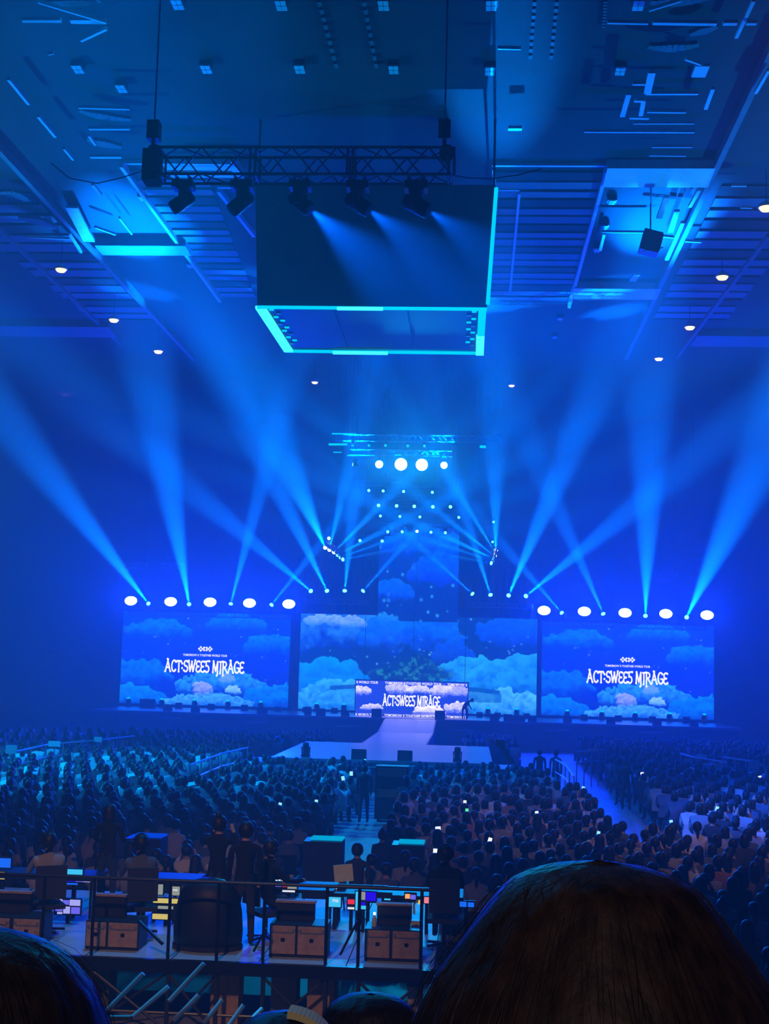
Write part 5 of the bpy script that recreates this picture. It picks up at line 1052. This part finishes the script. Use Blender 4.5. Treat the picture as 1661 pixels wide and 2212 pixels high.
# =====================================================================
# foreground: stand front bars and the heads of the row in front
# =====================================================================
YBAR = 7.0
CB = mat('brushed_bar', (.80, .82, .84), .35)
bars = [((192, 2222), (310, 2103)), ((288, 2196), (364, 2131)), ((365, 2163), (441, 2081)), ((375, 2206), (429, 2149)), ((440, 2210), (481, 2159)), ((494, 2216), (526, 2171)), ((545, 2200), (566, 2179))]
rb = thing('stand_barrier', at(330, 2212, YBAR), 'row of slanting pale bars at the front edge of the stand, lower left', 'railing')
for a, b in bars: MB().tube(at(*a, YBAR), at(*b, YBAR+.05), .0125, 8).build('slanting_bar', CB, rb)
a, b = at(150, 2199, YBAR+.1), at(284, 2199, YBAR+.1); MB().bar(a, b, .03, .022).build('wooden_rail', 'tan', rb); MB().bar(at(100, 2225, YBAR), at(620, 2232, YBAR), .05, .05).build('bottom_rail', 'blackm', rb)
for x in (120, 330, 600): p = at(x, 2228, YBAR); MB().tube((p.x, YBAR, 1.7), p, .03, 8).build('post', 'blackm', rb)
# heads in front: one continuous body each, hair as child
def hair_mat(name, c1, c2):
    m = bpy.data.materials.new(name); m.use_nodes = True; t = m.node_tree; b = t.nodes['Principled BSDF']; b.inputs['Roughness'].default_value = .55; b.inputs['Specular IOR Level'].default_value = .25
    tc = t.nodes.new('ShaderNodeTexCoord'); mp = t.nodes.new('ShaderNodeMapping'); mp.inputs['Scale'].default_value = (1, 1, .06); n = t.nodes.new('ShaderNodeTexNoise'); n.inputs['Scale'].default_value = 90; n.inputs['Detail'].default_value = 4
    r = t.nodes.new('ShaderNodeValToRGB'); r.color_ramp.elements[0].position = .35; r.color_ramp.elements[1].position = .7; r.color_ramp.elements[0].color = (*c1, 1); r.color_ramp.elements[1].color = (*c2, 1)
    bp = t.nodes.new('ShaderNodeBump'); bp.inputs['Strength'].default_value = .5; bp.inputs['Distance'].default_value = .004
    t.links.new(tc.outputs['Object'], mp.inputs[0]); t.links.new(mp.outputs[0], n.inputs['Vector']); t.links.new(n.outputs['Fac'], r.inputs[0]); t.links.new(r.outputs[0], b.inputs['Base Color']); t.links.new(n.outputs['Fac'], bp.inputs['Height']); t.links.new(bp.outputs[0], b.inputs['Normal'])
    return m
HB = hair_mat('brown_hair_strands', (.014, .010, .009), (.044, .029, .022)); HK = hair_mat('black_hair_strands', (.010, .008, .008), (.03, .022, .02))
def front_person(top, prof, Y, floor, label, hm, cloth, seed, strands=260, sy=.95, extra=None):
    """prof: list of (drop below crown, half width) of the hair mass in metres"""
    T = at(*top, Y); c = Vector((T.x, Y, T.z)); hz = T.z-floor; s = hz/1.375
    V_, E2 = seated('lap', 0, 0); V_ = [(a, b-.055, c_, d, e) for a, b, c_, d, e in V_]; V_ = [(a*s, b*s, c_*s, d*s, e*s) for a, b, c_, d, e in V_]
    me = dress(skin_mesh('body', V_, E2, 2), cloth, 1.08*s, []); t = thing('person', (c.x, Y, floor), label, 'person'); child('body', me, t)
    m = MB(); rr = random.Random(seed); n = 56; rows = []
    pr = [(0.0, .004)]+prof
    # smooth profile
    def rad(d):
        for (d0, r0), (d1, r1) in zip(pr[:-1], pr[1:]):
            if d <= d1: k = (d-d0)/(d1-d0); return r0+(r1-r0)*k
        return pr[-1][1]
    dmax = pr[-1][0]; nr = 40; L = Vector((0, 0, hz))
    for j in range(nr+1):
        d = dmax*(j/nr)**1.5
        for i in range(n):
            a = 2*math.pi*i/n; lump = 1+.018*math.sin(a*5+seed)+.012*math.sin(a*11+d*30)+.008*math.sin(a*23+seed*2); r = rad(d)*(lump if j else 1)
            y = math.sin(a)*r*sy
            if d > dmax*.35 and y > .02: y = .02+(y-.02)*.3
            m.v.append((math.cos(a)*r, y, hz-d))
    for j in range(nr):
        for i in range(n): m.face((j*n+i, j*n+(i+1) % n, (j+1)*n+(i+1) % n, (j+1)*n+i))
    m.face(list(range(n))); m.face([nr*n+i for i in range(n)][::-1])
    hr = m.build('hair', hm, t, True, local=True)
    # loose strands along the crown
    sm = MB()
    for q in range(strands):
        a = rr.uniform(0, 2*math.pi); d = dmax*rr.uniform(0, .55)**1.3; pts = []; d0 = d; da = rr.uniform(-.5, .5)
        lift = rr.uniform(.0003, .004)*(1 if rr.random() < .85 else 2.0)
        for k in range(6):
            dd = min(dmax, d0+k*.014); r = rad(dd)*1.01+lift*math.sin(math.pi*(k+.6)/6.2); aa = a+da*k*.05; pts.append(Vector((math.cos(aa)*r, math.sin(aa)*r*sy, hz-dd+lift*.6)))
        for u, v in zip(pts[:-1], pts[1:]): sm.tube(u, v, .00016, 3)
    so = sm.build('loose_strands', hm, hr, False, local=True); so['kind'] = 'stuff'
    return t
front_person((1295, 1860), [(.003, .026), (.006, .040), (.0117, .053), (.020, .062), (.029, .069), (.047, .082), (.071, .1), (.103, .115), (.14, .126), (.19, .134), (.26, .138), (.34, .135), (.40, .11)], .85, 3.2, 'large dark brown head seen from behind at lower right, hair lit at the crown', HB, 'dark', 3, 420)
front_person((-75, 2000), [(.004, .030), (.012, .055), (.024, .074), (.045, .092), (.08, .106), (.13, .115), (.2, .12), (.28, .12), (.34, .10)], .95, 3.2, 'dark head cut by the lower left corner, blue-lit hair edge', HK, 'dark', 5, 380)
t = front_person((620, 2186), [(.004, .035), (.012, .06), (.025, .08), (.05, .095), (.09, .102), (.14, .10), (.2, .09)], 2.45, 2.75, 'dark head at the bottom edge wearing a yellow band', HK, 'navy', 7, 120)
m = MB(); hz = at(620, 2186, 2.45).z-2.75
for i in range(10): a0, a1 = math.radians(4+i*5), math.radians(4+(i+1)*5); m.bar((math.sin(a0)*.085, -.02, hz+.006+(-1+math.cos(a0))*.065), (math.sin(a1)*.085, -.02, hz+.006+(-1+math.cos(a1))*.065), .05, .012)
m.build('yellow_band', 'paper', t, local=True)
front_person((800, 2146), [(.004, .04), (.012, .065), (.025, .085), (.05, .1), (.09, .108), (.14, .11), (.22, .11), (.3, .1)], 2.9, 2.70, 'dark head at the bottom edge left of the large brown one', HK, 'dark', 9, 120)
